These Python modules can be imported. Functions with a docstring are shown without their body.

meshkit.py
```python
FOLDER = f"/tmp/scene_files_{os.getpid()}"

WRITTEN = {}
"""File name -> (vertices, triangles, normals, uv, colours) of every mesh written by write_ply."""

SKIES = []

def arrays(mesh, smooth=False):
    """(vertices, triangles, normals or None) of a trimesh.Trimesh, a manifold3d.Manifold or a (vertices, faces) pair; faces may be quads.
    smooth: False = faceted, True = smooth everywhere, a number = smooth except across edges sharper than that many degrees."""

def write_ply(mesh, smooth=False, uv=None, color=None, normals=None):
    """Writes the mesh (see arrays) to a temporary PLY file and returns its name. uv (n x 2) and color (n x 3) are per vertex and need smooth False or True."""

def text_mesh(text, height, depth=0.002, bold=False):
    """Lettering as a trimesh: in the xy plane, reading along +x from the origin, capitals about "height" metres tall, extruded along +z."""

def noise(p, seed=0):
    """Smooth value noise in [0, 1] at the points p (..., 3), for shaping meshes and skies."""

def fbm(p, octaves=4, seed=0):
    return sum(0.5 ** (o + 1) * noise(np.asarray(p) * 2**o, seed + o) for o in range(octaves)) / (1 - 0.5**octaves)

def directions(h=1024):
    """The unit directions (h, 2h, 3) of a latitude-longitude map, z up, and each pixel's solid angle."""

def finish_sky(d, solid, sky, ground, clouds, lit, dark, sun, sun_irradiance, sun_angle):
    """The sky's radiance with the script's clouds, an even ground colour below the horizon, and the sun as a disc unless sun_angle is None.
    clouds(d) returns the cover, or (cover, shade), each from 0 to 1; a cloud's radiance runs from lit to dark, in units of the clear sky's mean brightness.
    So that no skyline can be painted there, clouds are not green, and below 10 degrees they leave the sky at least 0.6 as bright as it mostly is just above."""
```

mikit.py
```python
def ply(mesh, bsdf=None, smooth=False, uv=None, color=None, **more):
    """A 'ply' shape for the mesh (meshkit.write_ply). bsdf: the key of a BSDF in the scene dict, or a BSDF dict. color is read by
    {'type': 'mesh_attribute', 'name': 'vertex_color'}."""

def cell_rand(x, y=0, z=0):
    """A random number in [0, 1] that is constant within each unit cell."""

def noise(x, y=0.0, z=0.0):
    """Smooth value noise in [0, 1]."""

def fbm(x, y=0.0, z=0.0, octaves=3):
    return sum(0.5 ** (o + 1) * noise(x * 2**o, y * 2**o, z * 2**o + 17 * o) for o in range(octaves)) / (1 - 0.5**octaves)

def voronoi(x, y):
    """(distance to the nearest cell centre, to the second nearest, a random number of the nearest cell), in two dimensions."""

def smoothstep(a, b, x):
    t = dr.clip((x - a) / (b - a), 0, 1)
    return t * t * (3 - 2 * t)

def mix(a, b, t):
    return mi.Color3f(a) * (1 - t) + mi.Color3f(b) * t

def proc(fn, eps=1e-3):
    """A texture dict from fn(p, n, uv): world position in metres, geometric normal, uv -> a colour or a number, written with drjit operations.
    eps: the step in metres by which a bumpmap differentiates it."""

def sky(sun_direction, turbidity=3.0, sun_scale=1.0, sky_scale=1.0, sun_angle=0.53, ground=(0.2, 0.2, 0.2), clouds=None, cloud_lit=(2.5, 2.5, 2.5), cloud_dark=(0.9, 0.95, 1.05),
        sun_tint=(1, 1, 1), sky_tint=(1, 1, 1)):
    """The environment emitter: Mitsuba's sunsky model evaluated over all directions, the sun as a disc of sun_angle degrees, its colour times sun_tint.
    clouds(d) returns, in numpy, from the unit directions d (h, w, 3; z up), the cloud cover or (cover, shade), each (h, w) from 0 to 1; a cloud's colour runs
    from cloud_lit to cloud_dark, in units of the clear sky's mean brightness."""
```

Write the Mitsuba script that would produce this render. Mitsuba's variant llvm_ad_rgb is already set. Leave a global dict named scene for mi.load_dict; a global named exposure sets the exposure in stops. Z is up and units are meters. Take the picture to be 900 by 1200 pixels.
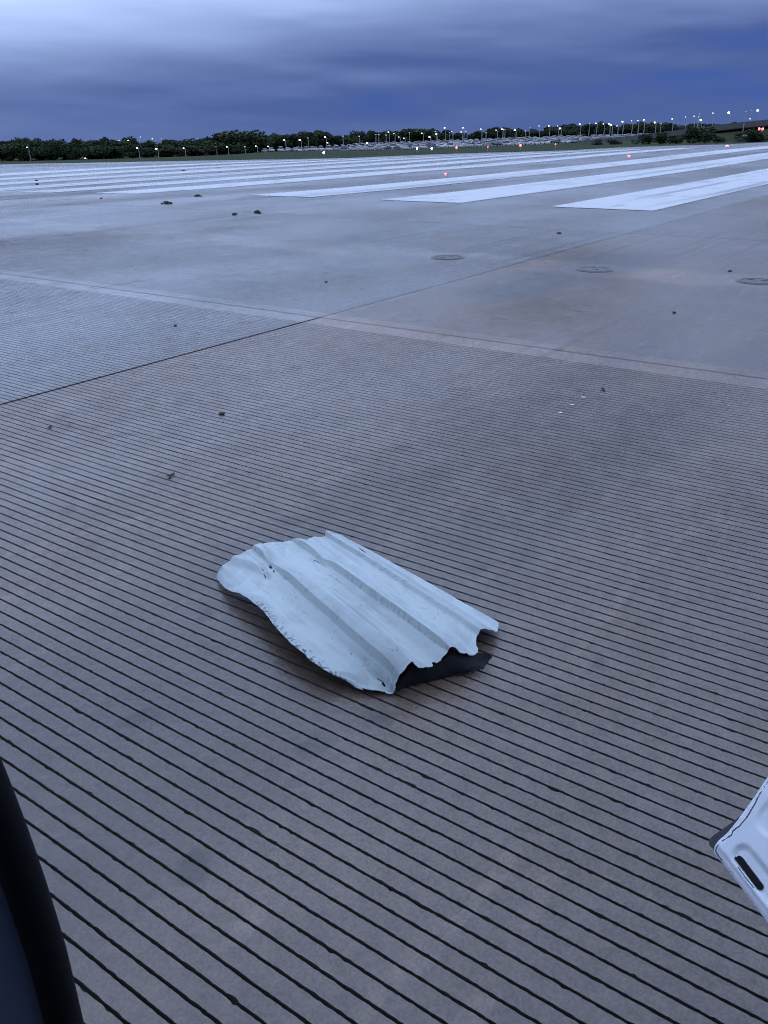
import math
import numpy as np
import trimesh
import shapely
from shapely.geometry import Polygon, LineString
from scipy.interpolate import RBFInterpolator, PchipInterpolator
from scipy.spatial import Delaunay, cKDTree
import drjit as dr
import mitsuba as mi
import mikit
import meshkit

scene, labels = {}, {}
T = mi.ScalarTransform4f

# ------------------------------------------------------------------ camera, sky, exposure
CAM_H, PITCH, ROLL = 1.1927, 0.42698, 0.012129
Fw = np.array([0, math.cos(PITCH), -math.sin(PITCH)])
Dn = np.array([0, -math.sin(PITCH), -math.cos(PITCH)])
Rt = np.array([1.0, 0, 0])
Up = -(-math.sin(ROLL) * Rt + math.cos(ROLL) * Dn)
scene['camera'] = {'type': 'perspective', 'fov': 2 * math.degrees(math.atan(450 / 980)), 'fov_axis': 'x', 'near_clip': 0.02, 'far_clip': 9000.0,
                   'to_world': T().look_at(origin=[0, 0, CAM_H], target=[0, float(Fw[1]), CAM_H + float(Fw[2])], up=[float(v) for v in Up])}


def storm(d):
    """Dusk overcast: bright and pale overhead, a heavy blue shelf of rain cloud low down, torn into long bands."""
    az = np.degrees(np.arctan2(d[..., 0], d[..., 1]))
    el = np.degrees(np.arcsin(np.clip(d[..., 2], 0, 1)))
    ar = np.radians(az)
    tilt = el + 0.5 * np.sin(ar * 2.3 + 0.4)
    ring = np.stack([np.cos(ar), np.sin(ar)], -1)                    # so that the bands close up behind the viewer
    n3 = lambda k, ke, oc, sd: meshkit.fbm(np.concatenate([ring * k + 9, (tilt * ke)[..., None]], -1), oc, sd) - 0.5
    big, mid, fine = n3(2.2, 0.20, 4, 5), n3(5.0, 0.55, 4, 11), n3(11.0, 1.1, 4, 17)
    e = tilt + 1.8 * big + 1.0 * mid
    prof = np.interp(e, PROF_EL, PROF)
    gap = np.exp(-0.5 * ((az + 30) / 18) ** 2 - 0.5 * ((e - 10.0) / 3.6) ** 2)   # torn opening to brighter cloud, upper left
    lo = np.where(e < 17, 4.2, 11.0)
    prof = prof + 1.0 * gap + 0.95 * np.exp(-0.5 * ((az + 8) / 34) ** 2 - 0.5 * ((e - 17) / lo) ** 2)    # bright cloud added above the view to light the ground ahead
    prof = prof + (0.22 * mid + 0.12 * fine) * np.interp(el, [0, 2, 6, 30, 90], [0.35, 0.6, 1, 1.3, 1.0])
    return np.ones_like(el), 1 - np.clip(prof, 0.02, 1)


PROF_EL = [-4, 0, 1.5, 3.0, 4.5, 6.0, 8.0, 10, 16, 25, 45, 60, 90]
PROF = [0.08, 0.08, 0.06, 0.03, 0.03, 0.05, 0.09, 0.06, 0.06, 0.62, 0.95, 0.90, 0.84]
scene['sky'] = mikit.sky([-0.5, -0.8, 0.30], turbidity=3, sun_scale=0.02, sun_angle=20, sky_scale=0.6, clouds=storm,
                         cloud_lit=(1.58, 2.10, 3.30), cloud_dark=(0.062, 0.140, 0.52), ground=(0.12, 0.12, 0.13))
# the runway is not level: the true horizon lies a little below its plane
scene['sky']['to_world'] = mi.ScalarTransform4f().rotate([1, 0, 0], -0.45) @ scene['sky']['to_world']
exposure = 3.65

YAW = 0.616820
SY, CY = math.sin(YAW), math.cos(YAW)


def W(s, t, z=0.0):
    """Runway coordinates (s along the stripes, t along the grooves) to the world."""
    s, t = np.asarray(s, float), np.asarray(t, float)
    return np.stack([s * SY - t * CY, s * CY + t * SY, np.broadcast_to(np.asarray(z, float), np.broadcast(s, t).shape)], -1)


def ST(x, y):
    return x * SY + y * CY, -x * CY + y * SY


# ------------------------------------------------------------------ helpers
counts = {}


def numbered(name):
    n = counts.get(name, 0)
    counts[name] = n + 1
    return name if n == 0 else f'{name}_{n:03d}'


def tag(key, label=None, cat=None, group=None, kind=None):
    d = {}
    if label: d['label'] = label
    if cat: d['category'] = cat
    if group: d['group'] = group
    if kind: d['kind'] = kind
    labels[key] = d


def place(x=0, y=0, z=0, rz=0, s=1.0):
    m = T().translate([float(x), float(y), float(z)]).rotate([0, 0, 1], math.degrees(rz))
    return m.scale(s if isinstance(s, (list, tuple)) else [s, s, s])


def grid_faces(nu, nv):
    i = np.arange(nu * nv).reshape(nu, nv)
    a, b, c, d = i[:-1, :-1].ravel(), i[1:, :-1].ravel(), i[1:, 1:].ravel(), i[:-1, 1:].ravel()
    return np.vstack([np.stack([a, b, c], 1), np.stack([a, c, d], 1)])


def box(sx, sy, sz, x=0, y=0, z=0):
    m = trimesh.creation.box([sx, sy, sz])
    m.apply_translation([x, y, z])
    return m


def cyl(r, h, x=0, y=0, z=0, n=12):
    m = trimesh.creation.cylinder(r, h, sections=n)
    m.apply_translation([x, y, z + h / 2])
    return m


def frustum(r0, r1, h, n=8):
    a = np.linspace(0, 2 * np.pi, n, endpoint=False)
    v = np.vstack([np.stack([r0 * np.cos(a), r0 * np.sin(a), 0 * a], 1), np.stack([r1 * np.cos(a), r1 * np.sin(a), 0 * a + h], 1), [[0, 0, h]]])
    f = []
    for k in range(n):
        j = (k + 1) % n
        f += [[k, j, n + j], [k, n + j, n + k], [n + k, n + j, 2 * n]]
    return trimesh.Trimesh(v, f, process=False)


def tube(path, r, n=8, flat=1.0):
    """A round bar along a polyline."""
    p = np.asarray(path, float)
    tang = np.gradient(p, axis=0)
    tang /= np.linalg.norm(tang, axis=1, keepdims=True)
    ref = np.array([0.31, 0.17, 0.93])
    a = np.cross(tang, ref)
    a /= np.linalg.norm(a, axis=1, keepdims=True)
    b = np.cross(tang, a)
    rr = np.broadcast_to(np.asarray(r, float), (len(p),))
    ang = np.linspace(0, 2 * np.pi, n, endpoint=False)
    v = p[:, None] + rr[:, None, None] * (np.cos(ang)[None, :, None] * a[:, None] + flat * np.sin(ang)[None, :, None] * b[:, None])
    f = []
    m = len(p)
    for i in range(m - 1):
        for k in range(n):
            j = (k + 1) % n
            f += [[i * n + k, i * n + j, (i + 1) * n + j], [i * n + k, (i + 1) * n + j, (i + 1) * n + k]]
    v = np.vstack([v.reshape(-1, 3), p[0], p[-1]])
    for k in range(n):
        j = (k + 1) % n
        f += [[m * n, j, k], [m * n + 1, (m - 1) * n + k, (m - 1) * n + j]]
    return trimesh.Trimesh(v, f, process=False)


def lump(r, seed, squash=0.5, sub=2):
    m = trimesh.creation.icosphere(subdivisions=sub, radius=1.0)
    v = np.array(m.vertices)
    v *= (0.55 + 0.9 * meshkit.fbm(v * 1.6 + seed * 3.7, 3, seed))[:, None]
    v *= [r, r * 0.7, r * squash]
    v[:, 2] -= v[:, 2].min() + r * 0.05
    return trimesh.Trimesh(v, m.faces, process=False)


cat = trimesh.util.concatenate

# ------------------------------------------------------------------ materials


def P(**k):
    d = {'type': 'principled'}
    for a, b in k.items():
        d[a] = {'type': 'rgb', 'value': list(b)} if isinstance(b, tuple) else b
    return {'type': 'twosided', 'bsdf': d}


def st_dr(p):
    return p.x * SY + p.y * CY, -p.x * CY + p.y * SY


def concrete_color(p, n, uv):
    s, t = st_dr(p)
    speck = mikit.noise(p.x * 260, p.y * 260) - 0.5
    grit = mikit.fbm(p.x * 45, p.y * 45, 0.0, 3) - 0.5
    patch = mikit.fbm(p.x * 1.9 + 5, p.y * 1.9, 0.0, 4) - 0.5
    sweep = mikit.fbm(s * 0.28 + 9, t * 0.9, 3.0, 4) - 0.5     # tyre wear and run-off lies along the runway
    broad = mikit.fbm(s * 0.10 + 2, t * 0.16 + 4, 9.0, 3) - 0.5
    slab = mikit.cell_rand((s + 1.5) / 6.11, (t + 2.5) / 6.303, 3) - 0.5
    v = 1 + 0.42 * speck + 0.50 * grit + 0.50 * patch + 0.75 * sweep + 0.5 * broad + 0.25 * slab
    # damp stain along the long joint and a pale patched strip across it at the row of lights
    wob = 0.5 * (mikit.fbm(s * 0.9, t * 2.5, 5.0, 3) - 0.5)
    stain = mikit.smoothstep(0.75, 0.15, dr.abs(t - 3.15 + wob)) * mikit.smoothstep(5.4, 6.3, s + wob) * mikit.smoothstep(9.6, 8.2, s)
    strip = mikit.smoothstep(0.55, 0.2, dr.abs(s - 7.75 + 0.8 * wob)) * mikit.smoothstep(0.25, 0.65, mikit.fbm(s * 2, t * 0.9, 2.0, 3))
    mar = mikit.smoothstep(0.19, 0.16, dr.abs(s - 4.575 + 0.03 * wob))
    v = v * (1 - 0.62 * stain) * (1 + 0.6 * strip) * (1 + 0.45 * mar)
    streak = mikit.smoothstep(0.60, 0.78, mikit.fbm(s * 0.22 + 3, t * 11.0, 6.0, 3)) * mikit.smoothstep(0.4, 0.7, mikit.fbm(s * 0.4, t * 0.5 + 7, 2.0, 2))
    d1, d2, cr = mikit.voronoi(p.x * 2.3 + 0.3 * mikit.noise(p.x * 9, p.y * 9), p.y * 2.3)
    spot = mikit.smoothstep(0.12, 0.04, d1 + 0.10 * (mikit.noise(p.x * 26, p.y * 26) - 0.5)) * mikit.smoothstep(0.70, 0.72, cr)
    scuff = mikit.smoothstep(0.70, 0.82, mikit.fbm(s * 3.0, t * 16.0, 4.0, 3))
    zone = 1 + (0.14 * mikit.smoothstep(3.7, 3.9, t) - 0.20 * mikit.smoothstep(3.9, 3.7, t) * mikit.smoothstep(4.5, 4.7, s))
    v = v * (1 - 0.35 * streak) * (1 - 0.45 * spot) * (1 + 0.30 * scuff) * zone
    rubber = mikit.smoothstep(0.62, 0.80, mikit.fbm(s * 0.06 + 31, t * 0.75 + 3, 1.0, 3))
    v = v * (1 - 0.4 * rubber)
    cool = mikit.smoothstep(3.7, 3.9, t) * 0.75 + 0.25 * mikit.smoothstep(-0.2, 0.2, sweep + 0.5 * broad)
    warm = mikit.mix((0.150, 0.096, 0.060), (0.112, 0.104, 0.099), cool)
    return warm * dr.maximum(v, 0.25)


def far_concrete(p, n, uv):
    s, t = st_dr(p)
    c = concrete_color(p, n, uv) * 0.90        # its grooves are too fine to tell apart
    js = s + 1.5 - 6.11 * dr.floor((s + 1.5) / 6.11)
    jt = t + 2.5 - 6.303 * dr.floor((t + 2.5) / 6.303)
    line = mikit.smoothstep(22.0, 24.0, dr.abs(s - 1) + 200 * mikit.smoothstep(16.0, 16.5, t)) * dr.maximum(mikit.smoothstep(0.05, 0.015, dr.minimum(js, 6.11 - js)), mikit.smoothstep(0.05, 0.015, dr.minimum(jt, 6.303 - jt)))
    return c * (1 - 0.55 * line)


def concrete_rough(p, n, uv):
    s, t = st_dr(p)
    a = mikit.fbm(s * 0.35 + 3, t * 0.8 + 1, 4.0, 4)
    b = mikit.fbm(p.x * 14, p.y * 14, 4.0, 2)
    return dr.clip(0.37 - 0.55 * (a - 0.5) + 0.22 * (b - 0.5), 0.2, 0.8)


def concrete_bump(p, n, uv):
    return mikit.fbm(p.x * 70, p.y * 70, 0.0, 3) + 0.35 * mikit.noise(p.x * 420, p.y * 420)


def mat_concrete(fn):
    return {'type': 'twosided', 'bsdf': {'type': 'bumpmap', 'scale': 0.0016, 'tex': mikit.proc(concrete_bump, 8e-4),
            'bsdf': {'type': 'principled', 'base_color': mikit.proc(fn), 'roughness': mikit.proc(concrete_rough), 'specular': 1.0}}}


scene['mat_concrete'] = mat_concrete(concrete_color)
scene['mat_far_concrete'] = mat_concrete(far_concrete)
scene['mat_groove_shade'] = P(base_color=(0.066, 0.056, 0.048), roughness=0.9, specular=0.2)  # dark groove colour, standing in for the shade inside the cuts
scene['mat_sealant'] = P(base_color=(0.028, 0.028, 0.032), roughness=0.8)


def paint_color(p, n, uv):
    s, t = st_dr(p)
    wear = mikit.fbm(p.x * 2.2, p.y * 2.2, 0.0, 4)
    streak = mikit.fbm(s * 0.35, t * 5.0, 7.0, 3)
    rub = dr.maximum(mikit.smoothstep(0.52, 0.78, 0.55 * wear + 0.45 * streak), mikit.smoothstep(0.58, 0.72, mikit.fbm(s * 0.10 + 5, t * 3.2, 2.0, 3)))
    fine = mikit.noise(p.x * 40, p.y * 40) - 0.5
    return mikit.mix((0.56, 0.56, 0.55), (0.27, 0.26, 0.26), rub * 0.75) * (1 + 0.06 * fine)


scene['mat_paint'] = {'type': 'twosided', 'bsdf': {'type': 'principled', 'base_color': mikit.proc(paint_color), 'roughness': 0.5, 'specular': 0.5}}


def grass_color(p, n, uv):
    a = mikit.fbm(p.x * 0.05, p.y * 0.05, 0.0, 4)
    b = mikit.fbm(p.x * 0.6, p.y * 0.6, 0.0, 3)
    return mikit.mix((0.022, 0.030, 0.014), (0.048, 0.058, 0.028), dr.clip(0.7 * a + 0.5 * b - 0.1, 0, 1))


scene['mat_grass'] = {'type': 'twosided', 'bsdf': {'type': 'principled', 'base_color': mikit.proc(grass_color), 'roughness': 0.9, 'specular': 0.1}}
scene['mat_asphalt'] = P(base_color=(0.09, 0.09, 0.095), roughness=0.7)
scene['mat_bark'] = P(base_color=(0.06, 0.045, 0.035), roughness=0.9)
for k, c in enumerate([(0.030, 0.048, 0.020), (0.040, 0.058, 0.024), (0.050, 0.072, 0.030)]):
    scene[f'mat_leaf_{k}'] = P(base_color=c, roughness=0.7, specular=0.2)
scene['mat_pole'] = P(base_color=(0.42, 0.44, 0.46), roughness=0.5, metallic=0.3)
scene['mat_barrier'] = P(base_color=(0.10, 0.10, 0.105), roughness=0.8)
scene['mat_deck'] = P(base_color=(0.07, 0.07, 0.075), roughness=0.8)
scene['mat_pale'] = P(base_color=(0.70, 0.70, 0.68), roughness=0.6)
scene['mat_dark_scrap'] = P(base_color=(0.035, 0.033, 0.032), roughness=0.75)
scene['mat_mud'] = P(base_color=(0.055, 0.045, 0.038), roughness=0.9)
scene['mat_chip'] = P(base_color=(0.62, 0.62, 0.62), roughness=0.6)
scene['mat_fixture'] = P(base_color=(0.13, 0.12, 0.115), roughness=0.6)
scene['mat_grout'] = P(base_color=(0.17, 0.15, 0.135), roughness=0.7)
scene['mat_car_glass'] = P(base_color=(0.02, 0.022, 0.026), roughness=0.12, specular=0.6)
scene['mat_tyre'] = P(base_color=(0.02, 0.02, 0.02), roughness=0.85)
CAR_PAINT = [(0.72, 0.72, 0.72), (0.55, 0.56, 0.58), (0.33, 0.34, 0.36), (0.05, 0.05, 0.055), (0.03, 0.035, 0.05), (0.06, 0.10, 0.22), (0.30, 0.03, 0.03), (0.70, 0.70, 0.68)]
for k, c in enumerate(CAR_PAINT):
    scene[f'mat_car_{k}'] = P(base_color=c, roughness=0.25, specular=0.5, clearcoat=0.6, clearcoat_gloss=0.9)

# ------------------------------------------------------------------ shape of the ground
RB = np.array([(5, 0, 0), (0, 0, 0), (0, 8, 0), (8, 8, 0), (12, 4, 0), (12, 12, 0), (20, 6, 0), (10, 14, -.03), (-8, -8, 0), (20, -8, 0), (-10, 10, 0),
               (24, 16.8, -.09), (26.5, 18.6, -.10), (30, 21, -.19), (11, 17, -.09), (13, 20.3, -.15), (14, 24.5, -.27), (17, 28, -.30), (20, 32, -.31),
               (21.5, 35, -.31), (27, 46, -.18), (36, 8, .05), (44, 10, .08), (51, 11.6, .10), (59, 13.3, .10), (54, 38, -.53), (60, 46, -.8), (174, 38, -1.5), (100, 38, -.95),
               (75, 16, .0), (100, 22, -.35), (120, 27, -.7), (100, 0, .0), (60, -10, 0), (200, 0, -.3), (200, 20, -1.2), (260, 46, -2.4), (400, 46, -3.2), (400, 0, -2.0), (174, 46, -1.75), (100, 46, -1.2),
               (0, 25, -.27), (-5, 35, -.32), (0, 46, -.28), (-60, 46, -.3), (-60, 0, 0), (-60, 25, -.25)], float)
_rf = RBFInterpolator(RB[:, :2], RB[:, 2], kernel='linear', smoothing=0.3)


def sstep(a, b, x):
    q = np.clip((x - a) / (b - a), 0, 1)
    return q * q * (3 - 2 * q)


def zr(s, t):
    s, t = np.broadcast_arrays(np.asarray(s, float), np.asarray(t, float))
    out = np.zeros(s.size)
    s_, t_ = s.ravel(), t.ravel()
    d = np.hypot(np.maximum(s_ - 11, 0), np.maximum(t_ - 11, 0))
    far = d > 0
    if far.any():
        out[far] = _rf(np.stack([s_[far], t_[far]], 1)) * sstep(0, 6, d[far])
    return out.reshape(s.shape)


EDGE_T = 46.0
TERRAIN = [[-317.42, 400.0, -8.58], [-635.87, 800.0, -21.13], [-188.08, 450.0, -9.98], [-376.39, 900.0, -22.25], [-138.49, 440.0, -10.09], 
    [-283.38, 900.0, -22.51], [-86.81, 420.0, -9.58], [-186.04, 900.0, -22.04], [-45.61, 390.0, -6.07], [-60.76, 520.0, -7.59], [-105.03, 900.0, -12.08], 
    [1.78, 370.0, -5.72], [2.54, 520.0, -5.71], [4.39, 900.0, -10.98], [50.82, 350.0, -4.39], [75.35, 520.0, -4.21], [130.39, 900.0, -7.77], 
    [85.5, 300.0, -2.26], [142.33, 500.0, -3.07], [256.16, 900.0, -6.1], [104.3, 245.0, -2.49], [169.77, 400.0, -1.99], [381.17, 900.0, -1.37], 
    [255.6, 320.0, -2.67], [477.83, 600.0, -1.97], [716.75, 900.0, -3.55], [-46.03, 200.0, -3.92], [0.86, 180.0, -2.94], [29.08, 200.0, -2.89], 
    [51.41, 180.0, -1.8]]
_tp = [tuple(q) for q in TERRAIN]
for s_ in list(range(-60, 400, 20)):
    q = W(s_, EDGE_T, float(zr(s_, EDGE_T)) - 0.06)
    _tp.append(tuple(q))
for s_, t_ in ((-150, 0), (-150, 60), (-150, -60), (0, -60), (100, -60), (250, -60), (420, -30), (420, 20)):
    _tp.append(tuple(W(s_, t_, -0.8)))
_tp = np.array(_tp)
_tf = RBFInterpolator(_tp[:, :2], _tp[:, 2], kernel='linear', smoothing=0.0)
T_OUT = -52.0


def zt(x, y):
    x, y = np.broadcast_arrays(np.asarray(x, float), np.asarray(y, float))
    s, t = ST(x.ravel(), y.ravel())
    q = np.stack([x.ravel(), y.ravel()], 1)
    rad = np.linalg.norm(q, axis=1, keepdims=True)
    q2 = q * np.minimum(1, 880 / np.maximum(rad, 1e-6))
    z = _tf(q2) * np.maximum(1, rad[:, 0] / 880)
    ins = np.minimum(np.minimum(EDGE_T - t, t + 50), np.minimum(s + 60, 400 - s))
    z = np.where(ins > 0, np.minimum(z, zr(np.clip(s, -60, 400), np.clip(t, -50, EDGE_T)) - 0.06 - 0.6 * sstep(0, 5, ins)), z)
    return z.reshape(x.shape)


# ------------------------------------------------------------------ the ground sheet
gx = np.unique(np.concatenate([-np.geomspace(40, 5200, 46), np.linspace(-40, 40, 33), np.geomspace(40, 5200, 46), np.linspace(-240, 300, 109)]))
gy = np.unique(np.concatenate([-np.geomspace(20, 3000, 18), np.linspace(-20, 600, 156), np.geomspace(600, 6500, 30)]))
X, Y = np.meshgrid(gx, gy, indexing='ij')
Z = zt(X, Y)
scene['ground'] = mikit.ply((np.stack([X, Y, Z], -1).reshape(-1, 3), grid_faces(*X.shape)), 'mat_grass', smooth=True)
tag('ground', 'dark mown airfield grass beyond the paved edge', kind='structure')

# ------------------------------------------------------------------ the runway
S_J = [-1.5, 4.609, 10.719, 16.829, 22.939]
T_J = [-2.5, 3.803, 10.106, 16.409]


def runway_mesh():
    ss = np.unique(np.concatenate([np.linspace(-60, -1.5, 20), np.array(S_J), np.linspace(-1.5, 22.939, 40), np.linspace(22.939, 110, 88), np.linspace(110, 400, 60)]))
    ts = np.unique(np.concatenate([np.linspace(-50, -2.5, 16), np.array(T_J), np.linspace(-2.5, 16.409, 30), np.linspace(16.409, EDGE_T, 44)]))
    S, Tt = np.meshgrid(ss, ts, indexing='ij')
    V = W(S, Tt, zr(S, Tt)).reshape(-1, 3)
    f = grid_faces(*S.shape)
    c_s, c_t = S.ravel()[f].mean(1), Tt.ravel()[f].mean(1)
    inside = (c_s > S_J[0]) & (c_s < S_J[-1]) & (c_t > T_J[0]) & (c_t < T_J[-1])
    return trimesh.Trimesh(V, f[~inside][:, ::-1], process=False)


scene['runway'] = mikit.ply(runway_mesh(), 'mat_far_concrete', smooth=True)
tag('runway', 'wide pale grey concrete runway with painted stripes', kind='structure')

ss, ts = np.linspace(S_J[0], S_J[-1], 50), np.linspace(T_J[0], T_J[-1], 40)
S, Tt = np.meshgrid(ss, ts, indexing='ij')
scene['runway__joint_sealant'] = mikit.ply((W(S, Tt, zr(S, Tt) - 0.024).reshape(-1, 3), grid_faces(*S.shape)[:, ::-1]), 'mat_sealant', smooth=True)

PITCH_G, GW, GD = 0.0381, 0.0058, 0.012
rng = np.random.default_rng(12)


def grooved(rows_s, rows_z, kind, cols, seed):
    """Sheet whose rows run along t; groove edges are chipped and wander a little."""
    S, Tt = np.meshgrid(rows_s, cols, indexing='ij')
    Zz = np.repeat(np.asarray(rows_z)[:, None], len(cols), 1)
    kind = np.asarray(kind)
    e = kind != 0
    if e.any():
        side = np.sign(kind[e]).astype(float)[:, None]
        q = np.stack([Tt[e] * 150, S[e] * 700, 0 * S[e] + seed], -1)
        wob = (meshkit.fbm(q, 2, seed) - 0.5) * 0.0026
        chip = np.clip(meshkit.noise(np.stack([Tt[e] * 75, S[e] * 900, 0 * S[e]], -1), seed + 5) - 0.86, 0, 1) * 0.024
        deep = (np.abs(kind[e]) == 2)[:, None]
        S[e] = S[e] + np.where(deep, wob * 0.6, wob + side * chip)
        # the whole groove wanders slowly
        S[e] = S[e] + (meshkit.noise(np.stack([Tt[e] * 3, np.floor(S[e] / PITCH_G) * 7.7, 0 * S[e]], -1), 31) - 0.5) * 0.0022
    return W(S, Tt, Zz + zr(S, Tt)), grid_faces(*S.shape)[:, ::-1]


def slab(s0, s1, t0, t1, grooves, colsets, gt=0.012, gs=0.007):
    """One cast slab: joint walls, plain margins beside the joints, saw-cut grooves between. colsets: [(s_lo, s_hi, cols)]."""
    a, b, c, d = s0 + gs, s1 - gs, t0 + gt, t1 - gt
    ch = 0.004
    parts = []
    for lo, hi, cols in colsets:
        lo_, hi_ = max(lo, a), min(hi, b)
        rs, rz, kd = [], [], []
        if lo_ == a:
            rs += [a, a]; rz += [-0.03, -ch]; kd += [0, 0]
            rs += [a + ch]; rz += [0]; kd += [0]
        for g in grooves:
            if lo_ <= g < hi_ and g > a + 0.02 and g < b - 0.02:
                rs += [g - GW / 2, g - GW / 2 + 0.001, g + GW / 2 - 0.001, g + GW / 2]
                rz += [0, -GD, -GD, 0]; kd += [-1, -2, 2, 1]
        if not len(grooves):
            rs += list(np.linspace(a, b, 9)[1:-1]); rz += [0] * 7; kd += [0] * 7
        if hi_ == b:
            rs += [b - ch, b, b]; rz += [0, -ch, -0.03]; kd += [0, 0, 0]
        elif hi < b:
            nxt = min(g for g in grooves if g >= hi_)
            rs += [nxt - GW / 2]; rz += [0]; kd += [-1]
        cols = np.unique(np.concatenate([[c], cols[(cols > c + 0.002) & (cols < d - 0.002)], [d]]))
        V, f = grooved(np.array(rs), np.array(rz), np.array(kd), cols, 3)
        # walls of the joint along the two ends of the rows
        for k in (0, -1):
            top = V[:, k]
            low = top - [0, 0, 0.03]
            n = len(top)
            Vw = np.vstack([top, low])
            i = np.arange(n - 1)
            fw = np.vstack([np.stack([i, i + 1, n + i + 1], 1), np.stack([i, n + i + 1, n + i], 1)])
            parts.append(trimesh.Trimesh(Vw, fw, process=False))
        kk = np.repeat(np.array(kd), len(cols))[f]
        shaded = (np.abs(kk) == 2).any(1)  # groove walls and floor, which take the painted shade
        parts.append(trimesh.Trimesh(V.reshape(-1, 3), f[~shaded], process=False))
        if shaded.any():
            parts.append(trimesh.Trimesh(V.reshape(-1, 3), f[shaded], process=False, metadata={'dirt_shade': True}))
    return cat([q for q in parts if not q.metadata.get('dirt_shade')]), [q for q in parts if q.metadata.get('dirt_shade')]


for i in range(4):
    for j in range(3):
        s0, s1, t0, t1 = S_J[i], S_J[i + 1], T_J[j], T_J[j + 1]
        if i == 0 and j < 2:
            gr = [g for g in np.arange(-1.2, 4.42, PITCH_G)]
            if j == 0:
                split = gr[int((2.35 + 1.2) / PITCH_G)] - 0.012
                near = np.concatenate([np.linspace(t0, -0.35, 8), np.arange(-0.35, 2.3, 0.0055), np.linspace(2.3, t1, 12)])
                far = np.concatenate([np.linspace(t0, 0.1, 8), np.arange(0.1, t1, 0.016)])
                sets = [(s0, split, near), (split, s1, far)]
            else:
                gr = [g + 0.013 for g in gr]
                sets = [(s0, s1, np.concatenate([np.arange(t0, t0 + 1.6, 0.03), np.linspace(t0 + 1.6, t1, 40)]))]
        else:
            gr, sets = [], [(s0, s1, np.linspace(t0, t1, 10))]
        key = numbered('runway__slab')
        body_, shade_ = slab(s0, s1, t0, t1, gr, sets, gt=0.012 if i == 0 else 0.004)
        scene[key] = mikit.ply(body_, 'mat_concrete' if len(gr) else 'mat_far_concrete', smooth=30 if len(gr) == 0 else False)
        if shade_:
            scene[f'{key}__groove_shade'] = mikit.ply(cat(shade_), 'mat_groove_shade')  # groove faces with their shade put into the colour

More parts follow.
